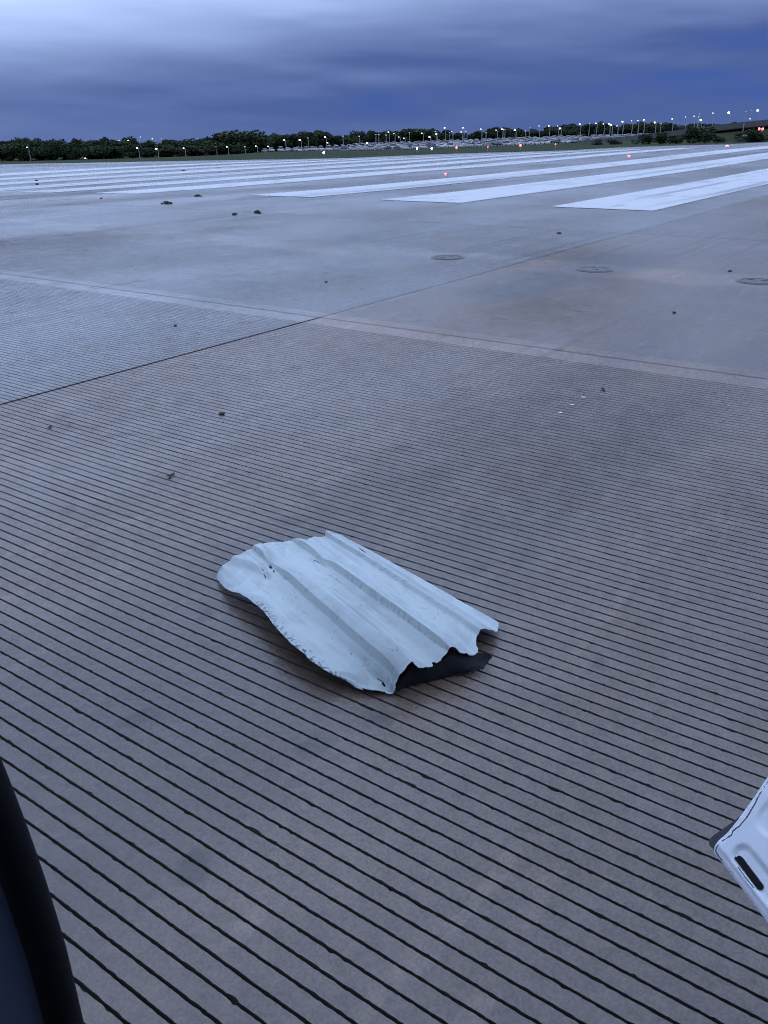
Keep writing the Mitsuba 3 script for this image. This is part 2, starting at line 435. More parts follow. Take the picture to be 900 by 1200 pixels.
# painted threshold stripes, laid on the surface
U, S0, T0 = 1.7526, 13.882, 4.5617
STRIPES = [-6, -4, -2, 0, 2, 4, 7, 9, 11, 13, 15, 17]
for k in STRIPES:
    jag = np.random.default_rng(40 + k)
    ta, tb = T0 + k * U, T0 + (k + 1) * U
    sv = np.concatenate([np.linspace(S0, S0 + 45.72, 93)])
    tv = np.linspace(ta, tb, 7)
    S, Tt = np.meshgrid(sv, tv, indexing='ij')
    S[0] += jag.normal(0, 0.006, 7)
    Tt[:, 0] += jag.normal(0, 0.004, len(sv))
    Tt[:, -1] += jag.normal(0, 0.004, len(sv))
    V = W(S, Tt, zr(S, Tt) + 0.008).reshape(-1, 3)
    scene[numbered('runway__painted_stripe')] = mikit.ply((V, grid_faces(*S.shape)[:, ::-1]), 'mat_paint', smooth=True)

# ------------------------------------------------------------------ the torn metal sheet
VS = [0, 0.07, 0.14, 0.18, 0.4, 0.5, 0.6, 0.68, 0.73, 0.86, 0.93, 1.0]
NET = np.array([[[-0.159, 2.405, 0.035], [-0.104, 2.341, 0.034], [-0.052, 2.279, 0.032], [-0.002, 2.221, 0.031], [0.046, 2.165, 0.029], [0.092, 2.111, 0.028], 
    [0.136, 2.06, 0.026], [0.179, 2.01, 0.024], [0.22, 1.962, 0.023], [0.26, 1.917, 0.022], [0.298, 1.873, 0.02]], [[-0.167, 2.372, 0.045], 
    [-0.114, 2.304, 0.043], [-0.062, 2.239, 0.041], [-0.013, 2.178, 0.039], [0.034, 2.119, 0.037], [0.079, 2.063, 0.035], [0.123, 2.009, 0.033], 
    [0.164, 1.958, 0.031], [0.204, 1.909, 0.029], [0.243, 1.861, 0.027], [0.28, 1.816, 0.025]], [[-0.186, 2.333, 0.055], [-0.135, 2.258, 0.057], 
    [-0.086, 2.188, 0.059], [-0.04, 2.122, 0.06], [0.004, 2.06, 0.061], [0.046, 2.003, 0.06], [0.086, 1.95, 0.059], [0.124, 1.9, 0.056], 
    [0.162, 1.854, 0.053], [0.198, 1.811, 0.049], [0.233, 1.77, 0.045]], [[-0.196, 2.328, 0.055], [-0.144, 2.242, 0.057], [-0.094, 2.162, 0.059], 
    [-0.048, 2.088, 0.061], [-0.003, 2.019, 0.061], [0.039, 1.955, 0.06], [0.079, 1.897, 0.059], [0.117, 1.844, 0.056], [0.154, 1.794, 0.052], 
    [0.189, 1.747, 0.047], [0.223, 1.704, 0.042]], [[-0.282, 2.286, 0.065], [-0.226, 2.195, 0.072], [-0.175, 2.111, 0.079], [-0.126, 2.033, 0.084], 
    [-0.081, 1.962, 0.088], [-0.038, 1.898, 0.09], [0.002, 1.84, 0.09], [0.041, 1.788, 0.088], [0.078, 1.74, 0.085], [0.114, 1.697, 0.08], 
    [0.149, 1.656, 0.075]], [[-0.313, 2.287, 0.062], [-0.257, 2.193, 0.067], [-0.205, 2.105, 0.072], [-0.157, 2.024, 0.076], [-0.111, 1.951, 0.078], 
    [-0.068, 1.885, 0.078], [-0.028, 1.826, 0.077], [0.011, 1.772, 0.073], [0.048, 1.723, 0.068], [0.083, 1.679, 0.062], [0.118, 1.637, 0.055]], 
    [[-0.348, 2.272, 0.064], [-0.292, 2.177, 0.07], [-0.24, 2.089, 0.075], [-0.191, 2.008, 0.08], [-0.146, 1.934, 0.082], [-0.103, 1.867, 0.083], 
    [-0.063, 1.808, 0.082], [-0.025, 1.754, 0.079], [0.012, 1.704, 0.074], [0.047, 1.66, 0.068], [0.081, 1.617, 0.062]], [[-0.373, 2.248, 0.065], 
    [-0.316, 2.156, 0.072], [-0.263, 2.07, 0.079], [-0.214, 1.991, 0.084], [-0.168, 1.919, 0.088], [-0.124, 1.854, 0.09], [-0.083, 1.796, 0.09], 
    [-0.044, 1.743, 0.088], [-0.007, 1.695, 0.085], [0.028, 1.651, 0.08], [0.063, 1.609, 0.075]], [[-0.391, 2.232, 0.065], [-0.336, 2.138, 0.07], 
    [-0.285, 2.052, 0.074], [-0.237, 1.973, 0.077], [-0.192, 1.9, 0.078], [-0.15, 1.836, 0.078], [-0.11, 1.777, 0.075], [-0.073, 1.724, 0.071], 
    [-0.037, 1.677, 0.065], [-0.002, 1.633, 0.058], [0.031, 1.592, 0.05]], [[-0.441, 2.202, 0.055], [-0.382, 2.11, 0.058], [-0.328, 2.024, 0.061], 
    [-0.277, 1.946, 0.062], [-0.23, 1.876, 0.062], [-0.185, 1.814, 0.058], [-0.143, 1.758, 0.053], [-0.104, 1.71, 0.045], [-0.066, 1.666, 0.035], 
    [-0.029, 1.626, 0.024], [0.007, 1.589, 0.012]], [[-0.476, 2.188, 0.04], [-0.412, 2.071, 0.05], [-0.358, 1.997, 0.059], [-0.309, 1.926, 0.063], 
    [-0.266, 1.858, 0.064], [-0.227, 1.793, 0.063], [-0.189, 1.741, 0.059], [-0.152, 1.694, 0.053], [-0.116, 1.654, 0.046], [-0.08, 1.621, 0.037], 
    [-0.048, 1.592, 0.018]], [[-0.496, 2.162, 0.012], [-0.445, 2.048, 0.033], [-0.39, 1.984, 0.049], [-0.344, 1.919, 0.055], [-0.304, 1.852, 0.059], 
    [-0.27, 1.785, 0.06], [-0.235, 1.736, 0.057], [-0.2, 1.691, 0.053], [-0.166, 1.653, 0.048], [-0.131, 1.627, 0.041], [-0.094, 1.616, 0.03]]])
NU, NV = 300, 300


def rib(v, v0):
    """Raised rib: far slope, narrow crown at v0, near slope."""
    return np.interp(v, [v0 - 0.075, v0 - 0.050, v0 - 0.006, v0 + 0.008], [0, 1, 1, 0])


def sheet_points():
    u = np.linspace(0, 1, NU)
    v = np.linspace(0, 1, NV)
    A = PchipInterpolator(VS, NET, axis=0)(v)                       # along v
    A = PchipInterpolator(np.linspace(0, 1, NET.shape[1]), A, axis=1)(u)  # along u -> (NV, NU, 3)
    Uu, Vv = np.meshgrid(u, v)
    r2 = np.random.default_rng(5)
    # torn ends: irregular edge pushed in along u, fading inwards; torn long near edge along v
    du = np.gradient(A, axis=1) * (NU - 1)
    dv = np.gradient(A, axis=0) * (NV - 1)
    nz = lambda k, sd: meshkit.fbm(np.stack([k, 0 * k + sd, 0 * k], -1), 4, sd) - 0.5
    fr = nz(Vv * 16, 3) * 0.022 + nz(Vv * 60, 4) * 0.010 + np.where(meshkit.noise(np.stack([Vv * 26, 0 * Vv, 0 * Vv], -1), 77) > 0.72, -0.012, 0.0)
    lf = nz(Vv * 13, 8) * 0.018 + nz(Vv * 45, 9) * 0.008
    ne = nz(Uu * 14, 6) * 0.014 + nz(Uu * 60, 7) * 0.005
    A = A + du * ((fr * np.clip(1 - (1 - Uu) / 0.06, 0, 1) + lf * np.clip(1 - Uu / 0.06, 0, 1))[..., None])
    A = A + dv * ((ne * np.clip(1 - (1 - Vv) / 0.05, 0, 1))[..., None])
    # ribs (flattened where the metal is crushed) and the sharp bend at the far flange
    crush = 1 - 0.75 * np.exp(-((Uu - 0.13) / 0.06) ** 2) * np.exp(-((Vv - 0.75) / 0.09) ** 2) - 0.7 * np.exp(-((Uu - 0.19) / 0.05) ** 2) * np.exp(-((Vv - 0.42) / 0.08) ** 2)
    fade = sstep(1.02, 0.90, Uu) * 0.55 + 0.45
    z = 0.021 * (rib(Vv, 0.395) + rib(Vv, 0.735)) * crush * fade * sstep(-0.05, 0.06, Uu)
    z += 0.015 * np.interp(Vv, [0.06, 0.09, 0.126, 0.136], [0, 1, 1, 0])
    z += 0.0028 * np.exp(-((Vv - 0.57) / 0.012) ** 2) * sstep(0.2, 0.5, Uu)
    # oil-canning, dents, creases
    z += 0.006 * (meshkit.fbm(np.stack([Uu * 3, Vv * 5, 0 * Uu], -1), 3, 21) - 0.5)
    crump = np.abs(meshkit.fbm(np.stack([Uu * 7 + 2, Vv * 6, 0 * Uu], -1), 2, 41) - 0.5) + 0.5 * np.abs(meshkit.fbm(np.stack([Uu * 15, Vv * 12 + 4, 0 * Uu], -1), 2, 42) - 0.5)
    z -= 0.020 * crump * (0.05 + 0.8 * np.clip(1 - Uu / 0.26, 0, 1) + 0.45 * np.clip((Uu - 0.88) / 0.12, 0, 1))
    z += 0.0007 * (meshkit.fbm(np.stack([Uu * 22, Vv * 16, 0 * Uu], -1), 3, 22) - 0.5)
    for (a, b, w, hgt, ang) in [(0.14, 0.80, 0.030, -0.007, 0.8), (0.10, 0.87, 0.040, -0.006, -0.5), (0.18, 0.90, 0.05, 0.006, 0.9), (0.20, 0.42, 0.022, -0.008, 0.3), (0.94, 0.30, 0.05, 0.006, 1.2),
                                (0.90, 0.88, 0.05, -0.008, 0.7), (0.97, 0.80, 0.03, 0.010, 1.0), (0.55, 0.62, 0.10, -0.004, 0.2), (0.06, 0.55, 0.04, 0.006, 1.3), (0.45, 0.88, 0.06, -0.005, 0.1)]:
        x1 = (Uu - a) * math.cos(ang) + (Vv - b) * math.sin(ang)
        y1 = -(Uu - a) * math.sin(ang) + (Vv - b) * math.cos(ang)
        z += hgt * np.exp(-(x1 / (2.2 * w)) ** 2 - (y1 / (0.6 * w)) ** 2)
    for (a, b, c, d, w, hgt) in [(0.01, 0.87, 0.15, 0.79, 0.035, 0.006), (0.04, 0.70, 0.14, 0.75, 0.025, -0.006), (0.13, 0.80, 0.22, 0.93, 0.040, -0.005), (0.06, 0.80, 0.10, 0.96, 0.030, 0.006), (0.90, 0.95, 0.99, 0.84, 0.035, -0.007), (0.16, 0.44, 0.24, 0.50, 0.020, 0.004),
                                    (0.86, 0.60, 1.0, 0.66, 0.02, 0.004), (0.80, 0.30, 1.0, 0.27, 0.022, 0.005), (0.02, 0.50, 0.10, 0.60, 0.03, -0.005)]:
        L2 = (c - a) ** 2 + (d - b) ** 2
        tt = ((Uu - a) * (c - a) + (Vv - b) * (d - b)) / L2
        dd = np.hypot(Uu - a - np.clip(tt, 0, 1) * (c - a), Vv - b - np.clip(tt, 0, 1) * (d - b))
        z += hgt * np.clip(1 - dd / w, 0, 1)
    for sgn, pos, wd in ((0.0012, 0.985, 0.02),):
        z -= sgn * np.clip((Vv - pos) / wd, 0, 1) * (0.4 + 1.2 * meshkit.noise(np.stack([Uu * 40, 0 * Uu, 0 * Uu], -1), 3))
    A[..., 2] = np.maximum(A[..., 2] + z, 0.006)
    return A, Uu, Vv


SP, SU, SV = sheet_points()
fs = grid_faces(NV, NU)
uc, vc = SU.ravel()[fs].mean(1), SV.ravel()[fs].mean(1)
hole = np.zeros(len(fs), bool)
hn = meshkit.noise(np.stack([uc * 120, vc * 90, 0 * uc], -1), 2)
for (a, b, ra, rb, ang) in [(0.13, 0.745, 0.011, 0.009, 0.5), (0.165, 0.757, 0.012, 0.006, 0.6), (0.125, 0.80, 0.006, 0.006, 0), (0.15, 0.815, 0.013, 0.004, 0.3), (0.195, 0.435, 0.008, 0.008, 0.2), (0.185, 0.445, 0.004, 0.016, 0.1),
                            (0.215, 0.105, 0.030, 0.0035, 0.16), (0.945, 0.835, 0.014, 0.009, 0.4), (0.92, 0.83, 0.02, 0.004, -0.3), (0.84, 0.66, 0.003, 0.004, 0), (0.73, 0.83, 0.004, 0.004, 0)]:
    x1 = (uc - a) * math.cos(ang) + (vc - b) * math.sin(ang)
    y1 = -(uc - a) * math.sin(ang) + (vc - b) * math.cos(ang)
    hole |= (x1 / ra) ** 2 + (y1 / rb) ** 2 < 0.55 + 0.9 * hn


def sheet_color(p, n, uv):
    u, v = uv.x, uv.y
    dirt_shade = mikit.fbm(u * 9, v * 9, 0.0, 4)
    streak = mikit.fbm(u * 5, v * 60, 2.0, 3)
    edge = mikit.smoothstep(0.955, 0.998, v + 0.03 * (mikit.noise(u * 60, v * 20) - 0.5))
    grime = edge * mikit.smoothstep(0.52, 0.66, mikit.fbm(p.x * 170, p.y * 170, 1.0, 3)) * mikit.smoothstep(0.15, 0.4, u)
    c = mikit.mix((0.475, 0.525, 0.50), (0.385, 0.43, 0.415), mikit.smoothstep(0.45, 0.75, 0.6 * dirt_shade + 0.4 * streak))
    rub = mikit.smoothstep(0.60, 0.72, mikit.fbm(u * 40 + v * 25, v * 55 - u * 8, 3.0, 3)) * mikit.smoothstep(0.5, 0.65, mikit.fbm(u * 5 + 3, v * 5, 8.0, 2))
    c = mikit.mix(c, (0.30, 0.32, 0.33), rub * 0.22)
    dust = mikit.smoothstep(0.5, 0.75, mikit.fbm(p.x * 320, p.y * 320, 0.0, 2)) * mikit.smoothstep(0.014, 0.004, dr.abs(v - 0.399)) * mikit.smoothstep(0.25, 0.4, u)
    c = mikit.mix(c, (0.20, 0.19, 0.19), 0.35 * dust)
    scr = mikit.smoothstep(0.80, 0.86, mikit.noise(u * 14 + v * 5, v * 420 + u * 90)) * mikit.smoothstep(0.52, 0.62, mikit.fbm(u * 6, v * 7 + 5, 4.0, 2))
    c = mikit.mix(c, (0.24, 0.25, 0.25), 0.28 * scr)
    speck = mikit.smoothstep(0.86, 0.92, mikit.noise(p.x * 190, p.y * 190)) * mikit.smoothstep(0.45, 0.6, mikit.fbm(p.x * 14, p.y * 14, 0.0, 2))
    c = mikit.mix(c, (0.10, 0.095, 0.09), 0.3 * speck)
    return mikit.mix(c, (0.045, 0.04, 0.038), grime * 0.9)


def sheet_bump(p, n, uv):
    drops = mikit.smoothstep(0.62, 0.8, mikit.noise(p.x * 260, p.y * 260)) * mikit.smoothstep(0.4, 0.62, mikit.fbm(p.x * 9, p.y * 9, 0.0, 3))
    return mikit.fbm(p.x * 60, p.y * 60, 0.0, 3) * 0.6 + drops


scene['mat_sheet'] = {'type': 'twosided', 'bsdf': {'type': 'bumpmap', 'scale': 0.0004, 'tex': mikit.proc(sheet_bump, 6e-4),
                      'bsdf': {'type': 'principled', 'base_color': mikit.proc(sheet_color), 'roughness': 0.30, 'specular': 0.5}}}
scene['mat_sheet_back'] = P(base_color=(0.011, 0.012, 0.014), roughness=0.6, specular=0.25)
SHEET_UV = np.stack([SU.ravel(), SV.ravel()], 1)
fkeep = fs[~hole]
scene['metal_sheet__painted_face'] = mikit.ply((SP.reshape(-1, 3), fkeep), 'mat_sheet', smooth=True, uv=SHEET_UV)
# underside: the same metal 1.4 mm below, closed to the face round the rim
n_ = np.cross(np.gradient(SP, axis=1), np.gradient(SP, axis=0))
n_ /= np.linalg.norm(n_, axis=-1, keepdims=True)
n_ *= np.where(n_[..., 2:3] < 0, -1, 1)
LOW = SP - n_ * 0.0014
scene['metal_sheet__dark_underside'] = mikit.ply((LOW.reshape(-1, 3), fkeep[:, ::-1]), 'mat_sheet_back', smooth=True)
rim = []
for sl in ((0, slice(None)), (-1, slice(None)), (slice(None), 0), (slice(None), -1)):
    a, b = SP[sl], LOW[sl]
    n = len(a)
    i = np.arange(n - 1)
    rim.append(trimesh.Trimesh(np.vstack([a, b]), np.vstack([np.stack([i, i + 1, n + i + 1], 1), np.stack([i, n + i + 1, n + i], 1)]), process=False))
scene['mat_rim'] = P(base_color=(0.62, 0.64, 0.66), roughness=0.5)
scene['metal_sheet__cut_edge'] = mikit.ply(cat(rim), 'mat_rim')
# flap of the sheet folded under the front end, dark side out, resting on the concrete
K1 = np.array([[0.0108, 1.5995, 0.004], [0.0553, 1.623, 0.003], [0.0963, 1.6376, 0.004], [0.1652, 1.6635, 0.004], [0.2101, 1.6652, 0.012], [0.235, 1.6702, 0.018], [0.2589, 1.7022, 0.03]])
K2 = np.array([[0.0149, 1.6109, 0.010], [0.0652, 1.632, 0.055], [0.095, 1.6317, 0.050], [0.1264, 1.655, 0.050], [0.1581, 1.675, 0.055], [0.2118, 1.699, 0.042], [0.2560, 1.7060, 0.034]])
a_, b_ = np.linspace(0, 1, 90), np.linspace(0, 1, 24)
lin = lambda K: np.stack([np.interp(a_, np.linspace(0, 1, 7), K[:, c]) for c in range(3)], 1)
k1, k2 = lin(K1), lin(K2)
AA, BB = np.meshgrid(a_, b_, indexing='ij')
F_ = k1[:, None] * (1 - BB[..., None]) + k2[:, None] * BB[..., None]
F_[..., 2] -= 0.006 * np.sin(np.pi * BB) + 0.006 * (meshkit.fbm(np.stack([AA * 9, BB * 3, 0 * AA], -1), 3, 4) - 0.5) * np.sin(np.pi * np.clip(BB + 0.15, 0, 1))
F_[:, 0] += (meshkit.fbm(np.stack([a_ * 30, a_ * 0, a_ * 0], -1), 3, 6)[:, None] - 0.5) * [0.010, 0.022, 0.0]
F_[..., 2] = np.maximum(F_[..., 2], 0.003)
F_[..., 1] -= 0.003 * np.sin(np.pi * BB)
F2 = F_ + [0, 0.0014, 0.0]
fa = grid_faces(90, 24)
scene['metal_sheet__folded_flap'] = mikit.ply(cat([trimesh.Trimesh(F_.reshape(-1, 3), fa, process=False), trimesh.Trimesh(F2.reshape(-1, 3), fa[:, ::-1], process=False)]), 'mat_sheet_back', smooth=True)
tag('metal_sheet', 'torn ribbed pale blue-white metal sheet lying crumpled on the grooved concrete', 'metal sheet')
labels['metal_sheet__folded_flap'] = {'label': 'dark flap folded under the front end of the sheet'}

# ------------------------------------------------------------------ the vehicle the view is taken from: open door, door opening, unseen body added to shade the ground
D0 = np.array([0.4046, 0.7672, 0.38])
DE = np.array([0.19845586, -0.98010983, 0.0])
DF = np.array([0.70567908, 0.14288822, 0.69397406])
DN = np.array([-0.6801708, -0.13772322, 0.72])


def door_xyz(a, z, off):
    a, z, off = (np.asarray(q, float)[..., None] for q in (a, z, off))
    return D0 + a * DE + z * DF + off * DN


EDGE = [(0.84, 0.62), (0.02, 0.62), (-0.045, 0.60), (-0.066, 0.54), (-0.060, 0.25), (-0.0435, 0.1614), (-0.0331, 0.1115), (-0.0215, 0.0746), (-0.0129, 0.0429), (-0.0090, 0.023), (-0.0089, 0.0093), (-0.0065, 0.0006), (0.0004, -0.0045), (0.0084, -0.0048), (0.0177, -0.0034), (0.0609, -0.0025),
        (0.109, -0.0017), (0.1916, 0.0012), (0.50, 0.008), (0.84, 0.02), (0.90, 0.07), (0.90, 0.56)]
door_poly = Polygon(EDGE).buffer(0.004).buffer(-0.004)
bd = np.array([door_poly.exterior.interpolate(q, normalized=True).coords[0] for q in np.linspace(0, 1, 900, endpoint=False)])
ga, gz = np.meshgrid(np.concatenate([np.arange(-0.07, 0.18, 0.002), np.arange(0.18, 0.92, 0.012)]), np.concatenate([np.arange(-0.01, 0.20, 0.002), np.arange(0.20, 0.63, 0.012)]), indexing='ij')
pts = np.stack([ga.ravel(), gz.ravel()], 1)
ok = shapely.contains_xy(door_poly.buffer(-0.0012), pts[:, 0], pts[:, 1])
pts = np.vstack([bd, pts[ok]])
tri = Delaunay(pts).simplices
cen = pts[tri].mean(1)
tri = tri[shapely.contains_xy(door_poly, cen[:, 0], cen[:, 1])]
SEAM = np.array([(-0.052, 0.30), (-0.0324, 0.1659), (-0.0225, 0.103), (-0.0091, 0.0718), (-0.001, 0.045), (-0.0006, 0.0323), (0.0016, 0.0251), (-0.0011, 0.0119), (-0.0011, 0.0036), (0.0033, -0.0005), (0.016, -0.0012)])
db = cKDTree(bd).query(pts)[0]


def seg_dist(p, a, b):
    a, b = np.array(a), np.array(b)
    q = np.clip(((p - a) @ (b - a)) / ((b - a) @ (b - a)), 0, 1)
    return np.linalg.norm(p - a - q[:, None] * (b - a), axis=1)


SL0, SL1 = (0.0305, 0.0168), (0.0705, 0.0167)
off = -0.004 * sstep(0.004, 0.0, db) + 0.0035 * sstep(0.0065, 0.011, db)
pocket = seg_dist(pts, (0.030, 0.0225), (0.30, 0.030))
off -= 0.0042 * sstep(0.015, 0.008, pocket)
pocket2 = seg_dist(pts, (0.020, 0.078), (-0.010, 0.20))
off -= 0.0035 * sstep(0.022, 0.015, pocket2)
off += 0.0012 * (meshkit.fbm(np.stack([pts[:, 0] * 6, pts[:, 1] * 6, 0 * db], -1), 2, 3) - 0.5)
front = trimesh.Trimesh(door_xyz(pts[:, 0], pts[:, 1], off), tri, process=False)
back = trimesh.Trimesh(door_xyz(pts[:, 0], pts[:, 1], off * 0 - 0.05), tri[:, ::-1], process=False)
nb = len(bd)
i = np.arange(nb)
j = (i + 1) % nb
edge_off = np.interp(0, [0], [0])
skirt = trimesh.Trimesh(np.vstack([door_xyz(bd[:, 0], bd[:, 1], off[:nb]), door_xyz(bd[:, 0], bd[:, 1], off[:nb] - 0.006), ]), np.vstack([np.stack([i, j, nb + j], 1), np.stack([i, nb + j, nb + i], 1)]), process=False)
inb = np.array(door_poly.buffer(-0.02).exterior.coords)
scene['mat_white_paint'] = P(base_color=(0.80, 0.81, 0.83), roughness=0.25, specular=0.5, clearcoat=0.7, clearcoat_gloss=0.9)
scene['mat_seam'] = P(base_color=(0.10, 0.11, 0.13), roughness=0.7)
scene['mat_rubber'] = P(base_color=(0.008, 0.008, 0.010), roughness=0.6, specular=0.15)
scene['mat_black_plastic'] = P(base_color=(0.018, 0.018, 0.022), roughness=0.45)
scene['mat_dark_panel'] = P(base_color=(0.13, 0.17, 0.25), roughness=0.4, specular=0.5)
scene['mat_headlining'] = P(base_color=(0.10, 0.10, 0.10), roughness=0.9)
scene['vehicle__open_panel'] = mikit.ply(cat([front, skirt]), 'mat_white_paint', smooth=40)
bi = np.array(door_poly.buffer(-0.014).exterior.coords)
outer = trimesh.creation.extrude_polygon(door_poly.buffer(-0.014), 0.008, engine='earcut')
ov = np.array(outer.vertices)
scene['vehicle__open_panel__outer_skin'] = mikit.ply(trimesh.Trimesh(door_xyz(ov[:, 0], ov[:, 1], ov[:, 2] - 0.018), outer.faces[:, ::-1], process=False), 'mat_white_paint')
sm = PchipInterpolator(np.arange(len(SEAM)), SEAM)(np.linspace(0, len(SEAM) - 1, 120))
wig = 0.0014 * (meshkit.fbm(np.stack([np.linspace(0, 26, 120), np.zeros(120), np.zeros(120)], -1), 3, 9) - 0.5)
near_ = cKDTree(pts).query(sm)[1]
scene['vehicle__open_panel__seam_sealant'] = mikit.ply(tube(door_xyz(sm[:, 0] + wig, sm[:, 1] + wig, off[near_] - 0.0004), 0.0011, 6), 'mat_seam', smooth=True)


def capsule(a, b, r, lo, hi):
    g = LineString([a, b]).buffer(r)
    m = trimesh.creation.extrude_polygon(g, hi - lo, engine='earcut')
    v = np.array(m.vertices)
    return trimesh.Trimesh(door_xyz(v[:, 0], v[:, 1], v[:, 2] + lo), m.faces[:, ::-1], process=False)


scene['vehicle__open_panel__drain_plug'] = mikit.ply(cat([capsule(SL0, SL1, 0.0040, -0.006, 0.0016), capsule((0.0305, 0.0168), (0.0270, 0.0140), 0.0016, -0.006, 0.0018)]), 'mat_rubber')
groove_line = np.array([(0.0377, 0.0100), (0.0532, 0.0098), (0.0690, 0.0104)])
ng = cKDTree(pts).query(groove_line)[1]
scene['vehicle__open_panel__pressed_line'] = mikit.ply(tube(door_xyz(groove_line[:, 0], groove_line[:, 1], off[ng] + 0.0001), 0.0006, 6), 'mat_seam', smooth=True)
# dark moulding along the door's outer lower edge, standing out past the corner
mp = Polygon([(-0.0165, 0.060), (-0.0175, 0.0374), (-0.0185, 0.0246), (-0.0205, 0.0069), (-0.0195, -0.0010), (-0.0130, -0.0045), (0.0, -0.002), (0.05, 0.002), (0.30, 0.01), (0.30, 0.06), (0.05, 0.065)]).buffer(0.004).buffer(-0.004)
mm = trimesh.creation.extrude_polygon(mp, 0.010, engine='earcut')
mv = np.array(mm.vertices)
scene['vehicle__open_panel__black_moulding'] = mikit.ply(trimesh.Trimesh(door_xyz(mv[:, 0], mv[:, 1], mv[:, 2] * 0.5 - 0.012), mm.faces[:, ::-1], process=False), 'mat_black_plastic')

# door opening at the left: thick rubber seal curving down, dark trim behind it
seal = np.array([(-0.345, 0.46, 1.16), (-0.318, 0.455, 1.02), (-0.292, 0.45, 0.88), (-0.2805, 0.45, 0.80), (-0.2735, 0.45, 0.73), (-0.2690, 0.45, 0.66), (-0.2670, 0.45, 0.60), (-0.2675, 0.45, 0.53), (-0.270, 0.45, 0.47), (-0.277, 0.452, 0.40), (-0.292, 0.455, 0.35)])
sp = PchipInterpolator(np.arange(len(seal)), seal)(np.linspace(0, len(seal) - 1, 120))
scene['vehicle__door_seal'] = mikit.ply(tube(sp + [0.0015, 0, 0], 0.0142, 18), 'mat_rubber', smooth=True)
aa = np.linspace(0, 1, 120)
bb = np.linspace(0, 1, 40)
pv = sp[:, None] + bb[None, :, None] * np.array([-0.34, -0.12, 0.05]) + np.stack([0 * bb, -0.03 * np.sin(bb * np.pi * 0.5) + 0.004, 0 * bb], -1)[None]
scene['vehicle__trim_panel'] = mikit.ply((pv.reshape(-1, 3), grid_faces(120, 40)), 'mat_dark_panel', smooth=True)


def rounded(sx, sy, sz, c, r=0.05):
    import manifold3d as m3
    s = m3.Manifold.sphere(r, 20)
    m = m3.Manifold.batch_hull([s.translate([x * (sx / 2 - r), y * (sy / 2 - r), z * (sz / 2 - r)]) for x in (-1, 1) for y in (-1, 1) for z in (-1, 1)]).translate(c)
    return m


scene['vehicle__unseen_roof'] = mikit.ply(rounded(2.9, 2.0, 0.10, [-0.2, -0.57, 1.76], 0.045), 'mat_white_paint', smooth=35)  # out of view, added to block sky over the near ground
scene['vehicle__unseen_far_side'] = mikit.ply(rounded(3.4, 0.12, 1.46, [0.1, -1.5, 1.03], 0.05), 'mat_headlining', smooth=35)  # unseen dark wall, added to keep light off the near ground
scene['vehicle__unseen_rear_body'] = mikit.ply(rounded(2.3, 1.95, 1.46, [-1.80, -0.56, 1.01], 0.09), 'mat_white_paint', smooth=35)  # unseen bulk, brought forward to shade the near ground
scene['vehicle__unseen_bonnet'] = mikit.ply(rounded(1.4, 1.95, 0.86, [1.82, -0.56, 0.71], 0.12), 'mat_white_paint', smooth=35)  # unseen front end, added to shade the near ground
scene['vehicle__sill'] = mikit.ply(rounded(3.2, 1.75, 0.14, [0.1, -0.68, 0.34], 0.06), 'mat_black_plastic', smooth=35)
tag('vehicle', 'white vehicle at the viewpoint, open panel at lower right, black rubber seal at lower left', 'vehicle')
labels['vehicle__open_panel'] = {'label': 'white open panel corner with a black oval plug'}

# ------------------------------------------------------------------ inset lights in the concrete
a = np.linspace(0, 2 * np.pi, 48, endpoint=False)


def lathe(profile, n=48):
    pr = np.array(profile)
    a = np.linspace(0, 2 * np.pi, n + 1)
    V = np.stack([pr[:, None, 0] * np.cos(a), pr[:, None, 0] * np.sin(a), np.repeat(pr[:, 1:2], n + 1, 1)], -1)
    return trimesh.Trimesh(V.reshape(-1, 3), grid_faces(len(pr), n + 1), process=False)


rim_m = lathe([(0.150, 0.001), (0.149, 0.006), (0.142, 0.008), (0.128, 0.0075), (0.126, 0.001)])
can_m = lathe([(0.117, 0.001), (0.116, 0.004), (0.10, 0.007), (0.06, 0.009), (0.0005, 0.010)])
slot_m = cat([box(0.05, 0.016, 0.010, 0.05, 0, 0.008), box(0.05, 0.016, 0.010, -0.05, 0, 0.008)])
LI = ['round steel light set in the concrete, leftmost of the row of three', 'round steel light in a pale patch of concrete, middle of the row of three', 'round steel light in the concrete near the right edge, last of three']
grout = lathe([(0.0005, 0.0022), (0.150, 0.0022), (0.175, 0.0020)])
for k, (x, y) in enumerate([(0.692, 8.938), (1.99, 8.013), (3.191, 7.243)]):
    key = numbered('inset_light')
    tw = place(x, y, 0.0015, 0.6 + k)
    for nm, m, b in (('collar', rim_m, 'mat_fixture'), ('cover', can_m, 'mat_fixture'), ('lens', slot_m, 'mat_car_glass'), ('grout', grout, 'mat_grout')):
        scene[f'{key}__{nm}'] = mikit.ply(m, b, smooth=35, to_world=tw)
    tag(key, LI[k], 'inset light', 'inset lights in a row across the concrete')

